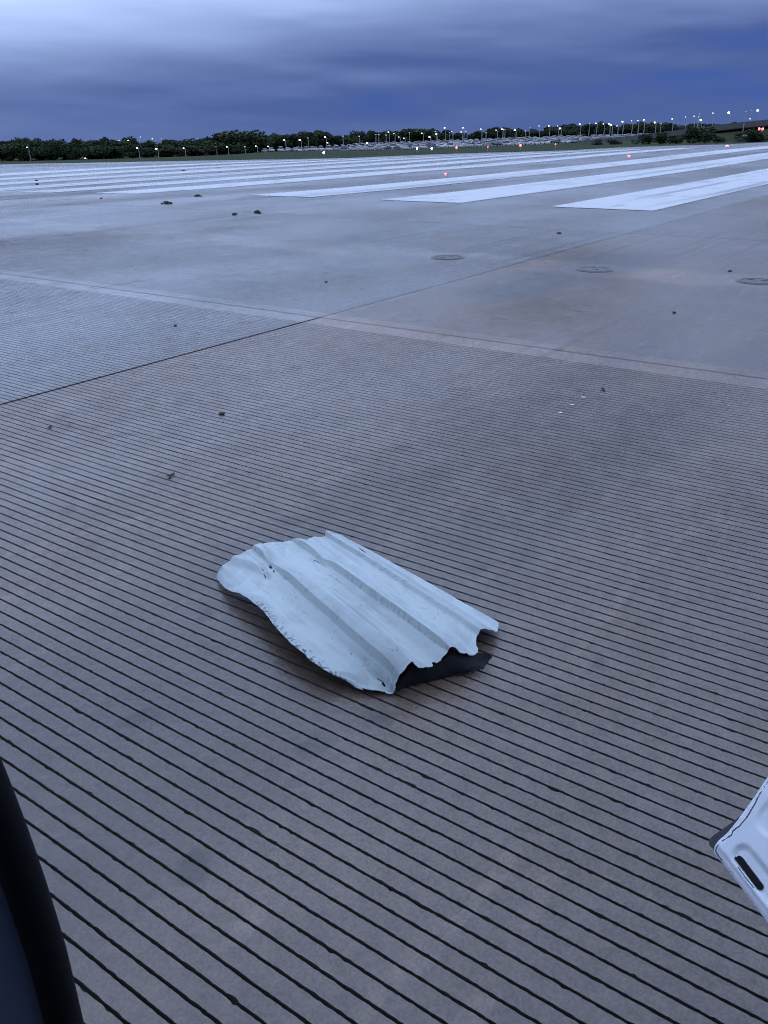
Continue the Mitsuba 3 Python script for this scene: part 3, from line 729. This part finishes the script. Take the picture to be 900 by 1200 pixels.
# red lights burning in the far runway surface
RED_R = {'type': 'rgb', 'value': [0.26, 0.030, 0.042]}
RED_L = ['red light glowing in the gap between two white stripes, left of the centre', 'red light glowing low on the runway beyond the white stripes, middle of three', 'red light glowing at the runway edge near the right side']
for k, (s, t, r) in enumerate([(23.85, 14.43, 0.045), (40.66, 14.78, 0.075), (60.9, 15.7, 0.12)]):
    key = numbered('runway_light')
    q = W(s, t, float(zr(s, t)) + 0.01)
    base = frustum(r * 1.3, r * 1.1, 0.02, 16)
    dome = trimesh.creation.icosphere(subdivisions=2, radius=r)
    dome.apply_scale([1, 1, 0.75])
    scene[f'{key}__housing'] = mikit.ply(base, 'mat_fixture', to_world=place(*q))
    scene[f'{key}__lens'] = mikit.ply(dome, 'mat_pale', smooth=True, to_world=place(q[0], q[1], q[2] + 0.02), emitter={'type': 'area', 'radiance': RED_R})
    tag(key, RED_L[k], 'runway light')

# ------------------------------------------------------------------ small debris on the concrete
DEB = [(-4.01, 16.7, 0.176, 'clod', 'dark clod of mud on the concrete short of the far stripes, leftmost of three clods'),
       (-2.34, 14.19, 0.118, 'clod', 'dark clod of mud beside the far slab joint, smaller of the close pair'),
       (-2.0, 14.45, 0.164, 'clod', 'long dark clod of mud beside the far slab joint, larger of the close pair'),
       (-0.75, 3.74, 0.037, 'clod', 'small dark crumb on the grooves just right of the long joint'),
       (-1.41, 5.73, 0.031, 'clod', 'tiny dark crumb on the slab beyond the long joint'),
       (-0.48, 7.47, 0.039, 'clod', 'tiny dark crumb on the plain slab beyond the cross joint'),
       (2.24, 10.99, 0.07, 'clod', 'small dark clod below the nearest white stripe'),
       (3.17, 7.81, 0.05, 'clod', 'small dark clod left of the rightmost inset light'),
       (2.07, 5.96, 0.039, 'clod', 'tiny dark crumb below the inset lights at right'),
       (-0.81, 2.98, 0.061, 'twig', 'dark forked twig on the grooves above the metal sheet'),
       (1.11, 4.07, 0.06, 'twig', 'thin dark twig beyond the pale flakes at right'),
       (-1.49, 3.58, 0.037, 'twig', 'short dark twig on the grooves near the left edge'),
       (0.98, 3.94, 0.030, 'flake', 'pale flake on the grooves at right, farthest of three'),
       (0.90, 3.82, 0.028, 'flake', 'pale flake on the grooves at right, middle of three'),
       (0.82, 3.70, 0.028, 'flake', 'pale flake on the grooves at right, nearest of three'),
       (-3.87, 18.98, 0.16, 'clod', 'flat dark smear of mud beyond the leftmost clod'),
       (-6.05, 19.36, 0.083, 'clod', 'small dark clod below the end of the leftmost stripes'),
       (-11.25, 29.5, 0.16, 'clod', 'dark clod between the far stripes at left, nearer of two'),
       (-12.33, 32.31, 0.15, 'clod', 'dark clod between the far stripes at left, farther of two'),
       (-8.4, 38.6, 0.17, 'clod', 'dark clod near the far grass edge at left')]
for k, (x, y, sz, kind, lab) in enumerate(DEB):
    z = float(zr(*ST(x, y)))
    if kind == 'clod':
        key = numbered('mud_clod')
        m = cat([lump(sz * 0.34, k, 0.45), lump(sz * 0.22, k + 50, 0.5).apply_translation([sz * 0.42, sz * 0.1, 0]), lump(sz * 0.16, k + 90, 0.5).apply_translation([-sz * 0.45, -sz * 0.12, 0])]) if sz > 0.1 else lump(sz * 0.42, k, 0.35)
        scene[key] = mikit.ply(m, 'mat_mud', smooth=True, to_world=place(x, y, z, k))
        tag(key, lab, 'mud clod')
    elif kind == 'twig':
        key = numbered('twig')
        l = sz
        m = cat([tube([(-l / 2, 0, 0.003), (-l * 0.1, l * 0.05, 0.006), (l * 0.2, -0.02 * l, 0.005), (l / 2, l * 0.1, 0.003)], [0.003, 0.0035, 0.003, 0.0015]), tube([(-l * 0.1, l * 0.05, 0.005), (-l * 0.22, l * 0.2, 0.006), (-l * 0.3, l * 0.32, 0.003)], [0.003, 0.002, 0.001])])
        scene[key] = mikit.ply(m, 'mat_dark_scrap', smooth=True, to_world=place(x, y, z, 0.5 + 0.1 * k))
        tag(key, lab, 'twig')
    else:
        key = numbered('pale_flake')
        pg = Polygon([(sz * (0.35 + 0.2 * math.sin(3 * a + k)) * math.cos(a), sz * 0.4 * (0.8 + 0.3 * math.cos(2 * a + k)) * math.sin(a)) for a in np.linspace(0, 6.28, 13)[:-1]])
        scene[key] = mikit.ply(trimesh.creation.extrude_polygon(pg, 0.0025, engine='earcut'), 'mat_chip', to_world=place(x, y, z + 0.0005, k))
        tag(key, lab, 'flake')

# ------------------------------------------------------------------ trees beyond the grass
def crown_mesh(seed, n=1500, flat=1.0, low=0.0):
    """Unit crown (height 1, radius about 0.45): leaf clumps through a lobed volume, denser at the lobes' skins."""
    r = np.random.default_rng(seed)
    lobes = [(r.normal(0, 0.19), r.normal(0, 0.19), r.uniform(0.25 + low, 0.78), r.uniform(0.17, 0.27)) for _ in range(11)] + [(0, 0, 0.45, 0.30), (0, 0, 0.25, 0.28)]
    lobes = np.array(lobes)
    k = r.integers(0, len(lobes), n)
    d = r.normal(size=(n, 3))
    d /= np.linalg.norm(d, axis=1, keepdims=True)
    rad = lobes[k, 3] * r.uniform(0.45, 1.0, n) ** 0.45 * r.uniform(0.85, 1.12, n)
    c = lobes[k, :3] + d * rad[:, None] * [1, 1, 0.85]
    c[:, 2] = np.clip(c[:, 2], 0.0, 1.02)
    size = r.uniform(0.03, 0.062, n)
    a = r.normal(size=(n, 3))
    a /= np.linalg.norm(a, axis=1, keepdims=True)
    b = np.cross(a, r.normal(size=(n, 3)))
    b /= np.linalg.norm(b, axis=1, keepdims=True)
    p0, p1, p2, p3 = c - a * size[:, None], c + b * size[:, None] * 0.7, c + a * size[:, None], c - b * size[:, None] * 0.7
    V = np.stack([p0, p1, p2, p3], 1).reshape(-1, 3)
    i = np.arange(n) * 4
    f = np.vstack([np.stack([i, i + 1, i + 2], 1), np.stack([i, i + 2, i + 3], 1)])
    V[:, :2] *= flat
    return trimesh.Trimesh(V, f, process=False)


def trunk_mesh(seed):
    r = np.random.default_rng(seed)
    ms = [tube([(0, 0, -0.03), (0.004, 0, 0.15), (0.0, 0.01, 0.35), (0.01, 0, 0.6)], [0.028, 0.02, 0.015, 0.007], 7)]
    for _ in range(6):
        z0, an = r.uniform(0.15, 0.4), r.uniform(0, 6.28)
        ms.append(tube([(0, 0, z0), (0.12 * math.cos(an), 0.12 * math.sin(an), z0 + 0.12), (0.25 * math.cos(an), 0.25 * math.sin(an), z0 + 0.27)], [0.011, 0.008, 0.003], 5))
    return cat(ms)


NCR = 6
crowns = [mikit.ply(crown_mesh(100 + k, 2600), f'mat_leaf_{k % 3}') for k in range(NCR)]
trunks = [mikit.ply(trunk_mesh(200 + k), 'mat_bark', smooth=True) for k in range(3)]


def tree(x, y, z, hgt, wid, k, label, group=None, name='tree', catg='tree'):
    key = numbered(name)
    tw = place(x, y, z, k * 1.3, [wid, wid, hgt])
    scene[f'{key}__crown'] = {**crowns[k % NCR], 'to_world': tw}
    scene[f'{key}__trunk'] = {**trunks[k % 3], 'to_world': tw}
    tag(key, label, catg, group)


TREETOPS = np.array([[-190.35, 460.0, -0.74], [-176.16, 450.0, 1.49], [-170.95, 460.0, 0.03], [-158.17, 460.0, -0.31], [-140.94, 460.0, 0.47], [-128.9, 470.0, -0.91], 
    [-109.36, 480.0, -1.4], [-95.83, 480.0, -0.33], [-80.64, 470.0, 0.56], [-73.57, 460.0, 3.23], [-63.34, 460.0, 3.12], [-56.69, 490.0, 1.47], 
    [-42.93, 500.0, 2.58], [-33.64, 500.0, 2.9], [-21.11, 510.0, 1.49], [-9.27, 510.0, 1.58], [-2.16, 510.0, 2.15], [9.86, 520.0, 2.69], 
    [19.13, 510.0, 3.42], [36.41, 520.0, 1.74], [55.72, 520.0, 1.96], [67.74, 520.0, 2.93], [86.3, 530.0, 2.1], [105.92, 530.0, 2.78], 
    [125.4, 530.0, 4.79], [145.0, 530.0, 5.02], [159.69, 530.0, 5.3], [174.55, 530.0, 4.25], [192.74, 540.0, 5.05], [212.92, 540.0, 3.92], 
    [227.8, 540.0, 4.67]])
ta = TREETOPS[:, 0] / TREETOPS[:, 1]
r3 = np.random.default_rng(77)
SPECIAL = {23: 'tall narrow tree standing above the treeline near the left edge', 272: 'broad round tree rising above the wood, left one of the high pair', 296: 'broad round tree rising above the wood, right one of the high pair', 485: 'broad tree humped above the lamps behind the parked cars'}
PXA = [0, 23, 45, 75, 115, 150, 200, 230, 260, 272, 296, 320, 352, 372, 400, 425, 440, 465, 485, 520, 560, 585, 620, 660, 700, 740, 770, 800, 830, 870, 900]
for px, (x, y, z) in zip(PXA, TREETOPS):
    if px in SPECIAL:
        b = float(zt(x, y))
        tree(x, y, b, (z - b) * 1.0, {23: 11, 272: 17, 296: 17, 485: 22}[px], px, SPECIAL[px])
k = 0
for row, (dy, dz, step) in enumerate([(0, -1.2, 0.0135), (14, -0.3, 0.015), (-14, -3.2, 0.017)]):
    for an in np.arange(-0.62 + 0.005 * row, 0.66, step):
        aj = an + r3.uniform(-0.004, 0.004)
        yy = float(np.interp(aj, ta, TREETOPS[:, 1])) + dy + r3.uniform(-6, 6)
        top = np.interp(aj, ta, TREETOPS[:, 2] / TREETOPS[:, 1]) * yy + dz + r3.normal(0, 0.9)
        for px in (272, 296, 485):
            xa = TREETOPS[PXA.index(px)]
            if abs(aj - xa[0] / xa[1]) < 0.02: top -= 1.8
        if row == 2 and -0.14 < aj < 0.34:
            continue
        x = aj * yy
        b = float(zt(x, yy))
        hgt = max(top - b, 5.0)
        tree(x, yy, b, hgt, r3.uniform(7.5, 14.5), k, 'dark broadleaf tree in the wood along the far horizon', 'trees of the far wood')
        k += 1

# ------------------------------------------------------------------ raised road on its bank at the right
ROAD = np.array([[45.31, 420.0, -6.95], [58.47, 390.0, -5.48], [67.55, 370.0, -4.54], [74.22, 345.0, -3.4], [80.92, 315.0, -2.07], [85.06, 285.0, -0.8], 
    [91.07, 268.0, 0.45], [96.36, 256.0, 1.46], [106.66, 250.0, 2.58], [130.96, 255.0, 3.86], [172.65, 265.0, 4.67]])
rp = PchipInterpolator(np.arange(len(ROAD)), ROAD)(np.linspace(0, len(ROAD) - 1, 90))
tg = np.gradient(rp[:, :2], axis=0)
tg /= np.linalg.norm(tg, axis=1, keepdims=True)
nr = np.stack([tg[:, 1], -tg[:, 0]], 1)
nr *= np.where((nr * rp[:, :2]).sum(1, keepdims=True) > 0, 1, -1)      # away from the viewer


def ribbon(offs, zs):
    V = np.stack([np.concatenate([rp[:, :2] + nr * o, (rp[:, 2] + dz)[:, None]], 1) for o, dz in zip(offs, zs)], 1)
    return V.reshape(-1, 3), grid_faces(len(rp), len(offs))


scene['elevated_road__deck'] = mikit.ply(ribbon([-0.3, -0.3, 9, 9, -0.3], [-1.1, -0.25, -0.25, -1.1, -1.1]), 'mat_deck')
scene['elevated_road__parapet'] = mikit.ply(ribbon([-0.55, -0.55, -0.32, -0.32], [-0.9, 0.55, 0.55, -0.26]), 'mat_barrier')
for i in range(6, 90, 7):
    p_ = rp[i, :2] + nr[i] * 4
    zb = float(zt(*p_)) - 0.5
    if rp[i, 2] - 1.1 > zb + 0.5:
        scene[numbered('elevated_road__pier')] = mikit.ply(cyl(0.6, rp[i, 2] - 1.1 - zb, p_[0], p_[1], zb), 'mat_barrier', smooth=40)
tag('elevated_road', 'dark raised road climbing to the right above the grass', 'road')
be = []
for o, w in ((-14, 0.0), (-9, 0.25), (-4, 0.62), (0.2, 0.86), (4.5, 0.9), (9, 0.86), (16, 0.3), (22, 0.0)):
    q = rp[:, :2] + nr * o
    zg = zt(q[:, 0], q[:, 1]) - 0.15
    be.append(np.concatenate([q, (zg + np.maximum(rp[:, 2] - 1.15 - zg, 0) * w)[:, None]], 1))
scene['embankment'] = mikit.ply((np.stack(be, 1).reshape(-1, 3), grid_faces(len(rp), len(be))), 'mat_grass', smooth=True)
tag('embankment', 'grass bank under the raised road', kind='structure')

BUSH = [[59.7, 250.0, -2.95, 3.2], [64.39, 250.0, -3.0, 3.6], [68.62, 235.0, -2.43, 4.5], [71.23, 230.0, -2.21, 5], [74.46, 228.0, -2.22, 4], 
    [75.53, 220.0, -1.95, 6], [78.4, 220.0, -1.89, 6], [83.5, 226.0, -2.01, 3.5], [96.83, 238.0, -2.17, 5.2], [99.67, 240.0, -2.22, 4.6], 
    [96.6, 246.0, -0.68, 1.8]]
BL = ['small dark bush on the grass, first from the left below the raised road', 'small dark bush on the grass, second from the left below the raised road', 'dark bush below the raised road, third from the left', 'dark bush below the raised road, fourth from the left', 'dark bush below the raised road, fifth from the left',
      'large dark bush below the raised road, left half of the biggest clump', 'large dark bush below the raised road, right half of the biggest clump', 'small dark bush at the right end of the biggest clump', 'dark bush beside the white sign near the right edge', 'dark bush nearest the right edge below the raised road', 'small pale bush high on the grass bank']
bush_m = [mikit.ply(crown_mesh(300 + k, 1500), f'mat_leaf_{k % 2}') for k in range(3)]
for k, (x, y, z, w) in enumerate(BUSH):
    key = numbered('bush')
    z0 = min(z, float(zt(x, y)) + 2.5)
    scene[f'{key}__foliage'] = {**bush_m[k % 3], 'to_world': place(x, y, z - 0.4, k, [w * 1.1, w * 1.1, w * 0.62])}
    scene[f'{key}__stem'] = {**trunks[k % 3], 'to_world': place(x, y, z - 0.6, k, [w, w, w * 0.4])}
    tag(key, BL[k], 'bush')

# ------------------------------------------------------------------ far car park with cars
lx, ly = np.meshgrid(np.linspace(-52, 150, 60), np.linspace(338, 516, 50), indexing='ij')
front_y = np.interp(lx, [-52, 0, 50, 90, 150], [392, 370, 352, 335, 330])
ly2 = front_y + (ly - 338) / 178 * (512 - front_y)
scene['parking_lot'] = mikit.ply((np.stack([lx, ly2, zt(lx, ly2) + 0.10], -1).reshape(-1, 3), grid_faces(60, 50)), 'mat_asphalt', smooth=True)
tag('parking_lot', 'asphalt car park full of cars before the far wood', kind='structure')


def car_parts(L=4.6, Wd=1.82, H=1.45, van=False):
    low = Polygon([(-L / 2, 0.30), (-L / 2, 0.72), (-L / 2 + 0.15, 0.86), (-L * 0.20, 0.92), (L * 0.30, 0.95), (L / 2 - 0.1, 0.90), (L / 2, 0.70), (L / 2, 0.30)]).buffer(0.05).buffer(-0.05)
    cabin = Polygon([(-L * 0.26, 0.90), (-L * 0.12, H - 0.06), (-L * 0.05, H), (L * 0.24, H), (L * 0.31, H - 0.05), (L * (0.47 if van else 0.42), 0.92)])

    def ext(poly, w, taper=1.0):
        m = trimesh.creation.extrude_polygon(poly, w, engine='earcut')
        v = np.array(m.vertices)
        v = np.stack([v[:, 0], v[:, 2] - w / 2, v[:, 1]], 1)
        v[:, 1] *= np.interp(v[:, 2], [0.9, H], [1, taper])
        return trimesh.Trimesh(v, m.faces, process=False)
    body = cat([ext(low, Wd), ext(Polygon([(-L * 0.11, H - 0.07), (-L * 0.05, H + 0.015), (L * 0.24, H + 0.015), (L * 0.31, H - 0.06)]), Wd * 0.9, 0.86)])
    glass = ext(cabin, Wd * 0.9, 0.84)
    wheels = []
    for sx in (-0.31, 0.31):
        for sy in (-1, 1):
            c = trimesh.creation.cylinder(0.33, 0.22, sections=14)
            c.apply_transform(trimesh.transformations.rotation_matrix(math.pi / 2, [1, 0, 0]))
            c.apply_translation([L * sx, sy * (Wd / 2 - 0.09), 0.33])
            wheels.append(c)
    return body, glass, cat(wheels)


models = [car_parts(), car_parts(4.9, 1.95, 1.75, True), car_parts(4.3, 1.76, 1.5)]
bodies = [[mikit.ply(m[0], f'mat_car_{c}') for c in range(len(CAR_PAINT))] for m in models]
glasses = [mikit.ply(m[1], 'mat_car_glass') for m in models]
wheelsets = [mikit.ply(m[2], 'mat_tyre') for m in models]
r4 = np.random.default_rng(9)
ncar = 0
for row in range(7):
    fr = row / 6
    x0 = -50 + 6 * row
    x1 = 118 - 9 * row if row < 3 else 150
    for x in np.arange(x0, x1, 3.55):
        if r4.random() < 0.10 or ncar >= 296:
            continue
        fy = float(np.interp(x, [-52, 0, 50, 90, 150], [392, 370, 352, 335, 330]))
        y = fy + 4 + fr ** 0.9 * (512 - fy - 14)
        if x > np.interp(y, [330, 400, 512], [92, 112, 150]):
            continue
        m, c = int(r4.choice(3, p=[0.5, 0.3, 0.2])), int(r4.choice(8, p=[0.34, 0.24, 0.10, 0.09, 0.05, 0.04, 0.03, 0.11]))
        key = numbered('parked_car')
        tw = place(x + r4.normal(0, 0.15), y + r4.normal(0, 0.3), float(zt(x, y)) + 0.12, math.pi / 2 * (1 if r4.random() < 0.5 else -1) + r4.normal(0, 0.03) + 0.25)
        scene[f'{key}__body'] = {**bodies[m][c], 'to_world': tw}
        scene[f'{key}__windows'] = {**glasses[m], 'to_world': tw}
        scene[f'{key}__wheels'] = {**wheelsets[m], 'to_world': tw}
        tag(key, 'parked car in the crowded car park before the far wood', 'car', 'cars in the far car park')
        ncar += 1

# ------------------------------------------------------------------ lamps
LAMPS = [[-165.14, 430.0, -3.87, 2], [-128.78, 400.0, -8.27, 2], [-132.94, 470.0, -1.66, 1], [-128.13, 470.0, -1.71, 2], [-134.76, 520.0, -0.33, 1], 
    [-128.11, 520.0, -1.29, 1], [-123.76, 520.0, -1.34, 0], [-110.83, 420.0, -4.67, 2], [-102.04, 420.0, -5.02, 2], [-89.46, 420.0, -4.91, 2], 
    [-103.09, 520.0, -1.34, 0], [-100.04, 520.0, -1.38, 0], [-95.84, 520.0, -1.43, 1], [-80.35, 450.0, -4.75, 0], [-72.91, 440.0, -4.87, 2], 
    [-63.42, 430.0, -4.82, 0], [-54.82, 410.0, -4.32, 1], [-48.15, 400.0, -4.35, 2], [-44.09, 430.0, -2.09, 2], [-36.76, 430.0, -2.17, 2], 
    [-36.63, 470.0, -1.53, 0], [-26.62, 460.0, -1.18, 2], [-22.12, 400.0, -3.1, 2], [-18.66, 470.0, -0.93, 0], [-10.35, 470.0, -1.02, 0], 
    [-4.53, 380.0, -3.23, 2], [-1.85, 480.0, -0.35, 0], [-0.29, 480.0, -0.37, 0], [5.39, 480.0, 0.79, 2], [8.2, 480.0, -0.05, 1], [3.51, 480.0, -0.69, 0], 
    [9.51, 420.0, -1.35, 1], [11.58, 410.0, -1.84, 1], [15.79, 480.0, 0.27, 0], [21.5, 450.0, -0.01, 2], [23.04, 410.0, -1.44, 2], [29.3, 470.0, 0.73, 1], 
    [27.98, 440.0, -0.36, 2], [36.16, 500.0, 2.42, 2], [36.77, 480.0, 0.04, 0], [37.74, 470.0, 0.64, 1], [41.64, 460.0, 0.41, 1], [45.21, 490.0, 2.41, 2], 
    [43.03, 450.0, 0.59, 1], [51.43, 460.0, 1.58, 2], [50.02, 430.0, -0.03, 0], [59.15, 460.0, 0.99, 1], [61.99, 460.0, 1.46, 2], [65.72, 480.0, 1.34, 1], 
    [62.59, 420.0, 0.91, 2], [68.5, 430.0, 0.49, 0], [76.96, 470.0, 2.11, 0], [83.9, 480.0, 2.76, 1], [83.54, 450.0, 2.69, 2], [79.28, 400.0, 1.39, 2], 
    [89.8, 460.0, 2.59, 1], [94.26, 430.0, 3.11, 2], [107.35, 470.0, 3.64, 0], [104.17, 440.0, 3.44, 2], [110.19, 450.0, 3.26, 1], 
    [108.01, 430.0, 3.14, 2], [83.7, 330.0, 2.26, 2], [109.17, 420.0, 2.17, 1], [119.4, 450.0, 4.11, 2], [123.82, 450.0, 4.44, 1], 
    [126.86, 450.0, 4.52, 1], [123.98, 430.0, 4.59, 2], [120.27, 400.0, 3.29, 2], [122.45, 400.0, 2.76, 0], [127.69, 400.0, 4.65, 2], 
    [143.33, 430.0, 5.64, 1], [147.27, 430.0, 5.88, 1], [145.33, 420.0, 5.48, 0], [159.38, 460.0, 7.34, 0], [133.16, 380.0, 3.94, 2], 
    [155.83, 430.0, 7.12, 1], [129.16, 340.0, 5.95, 2], [158.53, 400.0, 7.22, 0], [168.92, 420.0, 7.84, 0], [131.51, 320.0, 6.23, 2], 
    [137.37, 340.0, 3.82, 1]]
head_m = trimesh.creation.icosphere(subdivisions=1, radius=1.0)
head_m.apply_scale([1, 1, 0.75])
head_d = mikit.ply(head_m, 'mat_pale', smooth=True)
pole_d = mikit.ply(frustum(1.0, 0.6, 1.0, 8), 'mat_pole', smooth=40)
arm_d = mikit.ply(tube([(0, 0, 0), (-0.3, 0, 0.25), (-0.9, 0, 0.32)], 0.07, 6), 'mat_pole', smooth=True)
COL = {2: ([0.20, 0.22, 0.22], 0.38), 1: ([0.075, 0.085, 0.105], 0.30), 0: ([0.035, 0.043, 0.065], 0.26)}
UNIQ = {0: 'lit lamp post with a leaning pole before the dark trees at far left', 1: 'single white light low in the grass before the dark trees at left', 7: 'lit lamp post before the dark trees, left one of three in a row', 8: 'lit lamp post before the dark trees, middle one of three in a row', 9: 'lit lamp post before the dark trees, right one of three in a row',
        25: 'bright lamp post at the front edge of the car park beside the grass', 61: 'lamp post with a tall pole standing on the grass at the raised road', 76: 'bright lamp on a tall pole above the raised road, left of two', 79: 'bright lamp on a tall pole above the raised road, right of two'}
for i, (x, y, z, b) in enumerate(LAMPS):
    key = numbered('lamp_post')
    zb = min(float(zt(x, y)), z - 1.0)
    rad, r = COL[b]
    r *= 0.85 + 0.3 * ((i * 37) % 11) / 10
    scene[f'{key}__pole'] = {**pole_d, 'to_world': place(x, y, zb, 0, [0.16, 0.16, z - zb])}
    scene[f'{key}__arm'] = {**arm_d, 'to_world': place(x, y, z - 0.1, 0)}
    scene[f'{key}__lamp'] = {**head_d, 'to_world': place(x - (0.7 if b else 0), y - 0.1, z + 0.15, 0, r), 'emitter': {'type': 'area', 'radiance': {'type': 'rgb', 'value': [float(q * (0.55 + 0.9 * ((i * 53) % 17) / 16)) * w_ for q, w_ in zip(rad, (1 + 0.35 * ((i * 29) % 7) / 6, 1.0, 1 - 0.25 * ((i * 29) % 7) / 6))]}}}
    if i in UNIQ:
        tag(key, UNIQ[i], 'lamp post')
    elif b == 0:
        tag(key, 'dim lamp post among the trees of the far wood', 'lamp post', 'dim lamp posts in front of the far wood')
    else:
        tag(key, 'lit lamp post with a white lamp in front of the far wood', 'lamp post', 'lit lamp posts along the far wood')

GRASS = [[-12.26, 200.0, -2.91, 'w'], [9.44, 230.0, -2.76, 'w'], [13.17, 230.0, -2.78, 'w'], [17.72, 210.0, -2.37, 'r'], [24.93, 210.0, -2.27, 'r'], 
    [30.9, 200.0, -1.93, 'r'], [38.56, 200.0, -1.76, 'r']]
GL = ['white airfield light on the grass below the car park, left of the other two', 'white airfield light on the grass, left one of a close pair', 'white airfield light on the grass, right one of a close pair', 'red airfield light on the grass, first of four from the left', 'red airfield light on the grass, second of four from the left', 'red airfield light on the grass, third of four from the left, the brightest', 'red airfield light on the grass, last of four from the left']
for k, (x, y, z, c) in enumerate(GRASS):
    key = numbered('airfield_light')
    zb = min(float(zt(x, y)), z - 0.3)
    scene[f'{key}__stake'] = {**pole_d, 'to_world': place(x, y, zb, 0, [0.08, 0.08, z - zb])}
    big = 0.30 if k in (3, 5) else (0.30 if c == 'w' else 0.18)
    col = [0.45, 0.55, 0.65] if c == 'w' else [0.40, 0.035, 0.02]
    scene[f'{key}__lens'] = {**head_d, 'to_world': place(x, y, z, 0, [big * 0.8, big * 0.8, big * 1.15]), 'emitter': {'type': 'area', 'radiance': {'type': 'rgb', 'value': col}}}
    tag(key, GL[k], 'airfield light')

# red signal and white sign near the right edge
key = 'signal_light'
x, y, z = 102.86, 247.0, 0.65
scene['signal_light__post'] = {**pole_d, 'to_world': place(x, y, float(zt(x, y)) - 0.2, 0, [0.12, 0.12, z - float(zt(x, y)) + 0.2])}
lens3 = cat([trimesh.creation.icosphere(subdivisions=2, radius=0.32).apply_translation([q, 0, 0.1 * abs(q)]) for q in (-0.65, 0.3)])
scene['signal_light__lamp'] = mikit.ply(lens3, 'mat_pale', smooth=True, to_world=place(x, y, z), emitter={'type': 'area', 'radiance': {'type': 'rgb', 'value': [0.28, 0.03, 0.025]}})
tag('signal_light', 'twin red signal lamps on a post below the raised road at far right', 'signal light')
x, y, z = 96.2, 240.0, -0.95
scene['sign__board'] = mikit.ply(rounded(2.2, 0.16, 0.55, [0, 0, 0], 0.05), 'mat_pale', smooth=35, to_world=place(x, y, z, -0.3))
scene['sign__post'] = mikit.ply(box(0.14, 0.14, 5.2, -1.0, 0.12, 0.0), 'mat_pole', to_world=place(x, y, z + 0.6, -0.3))
scene['sign__post_001'] = mikit.ply(box(0.14, 0.14, 2.0, 0.9, 0.12, -0.8), 'mat_pole', to_world=place(x, y, z, -0.3))
tag('sign', 'small white board on thin posts beside a dark bush at far right', 'sign')
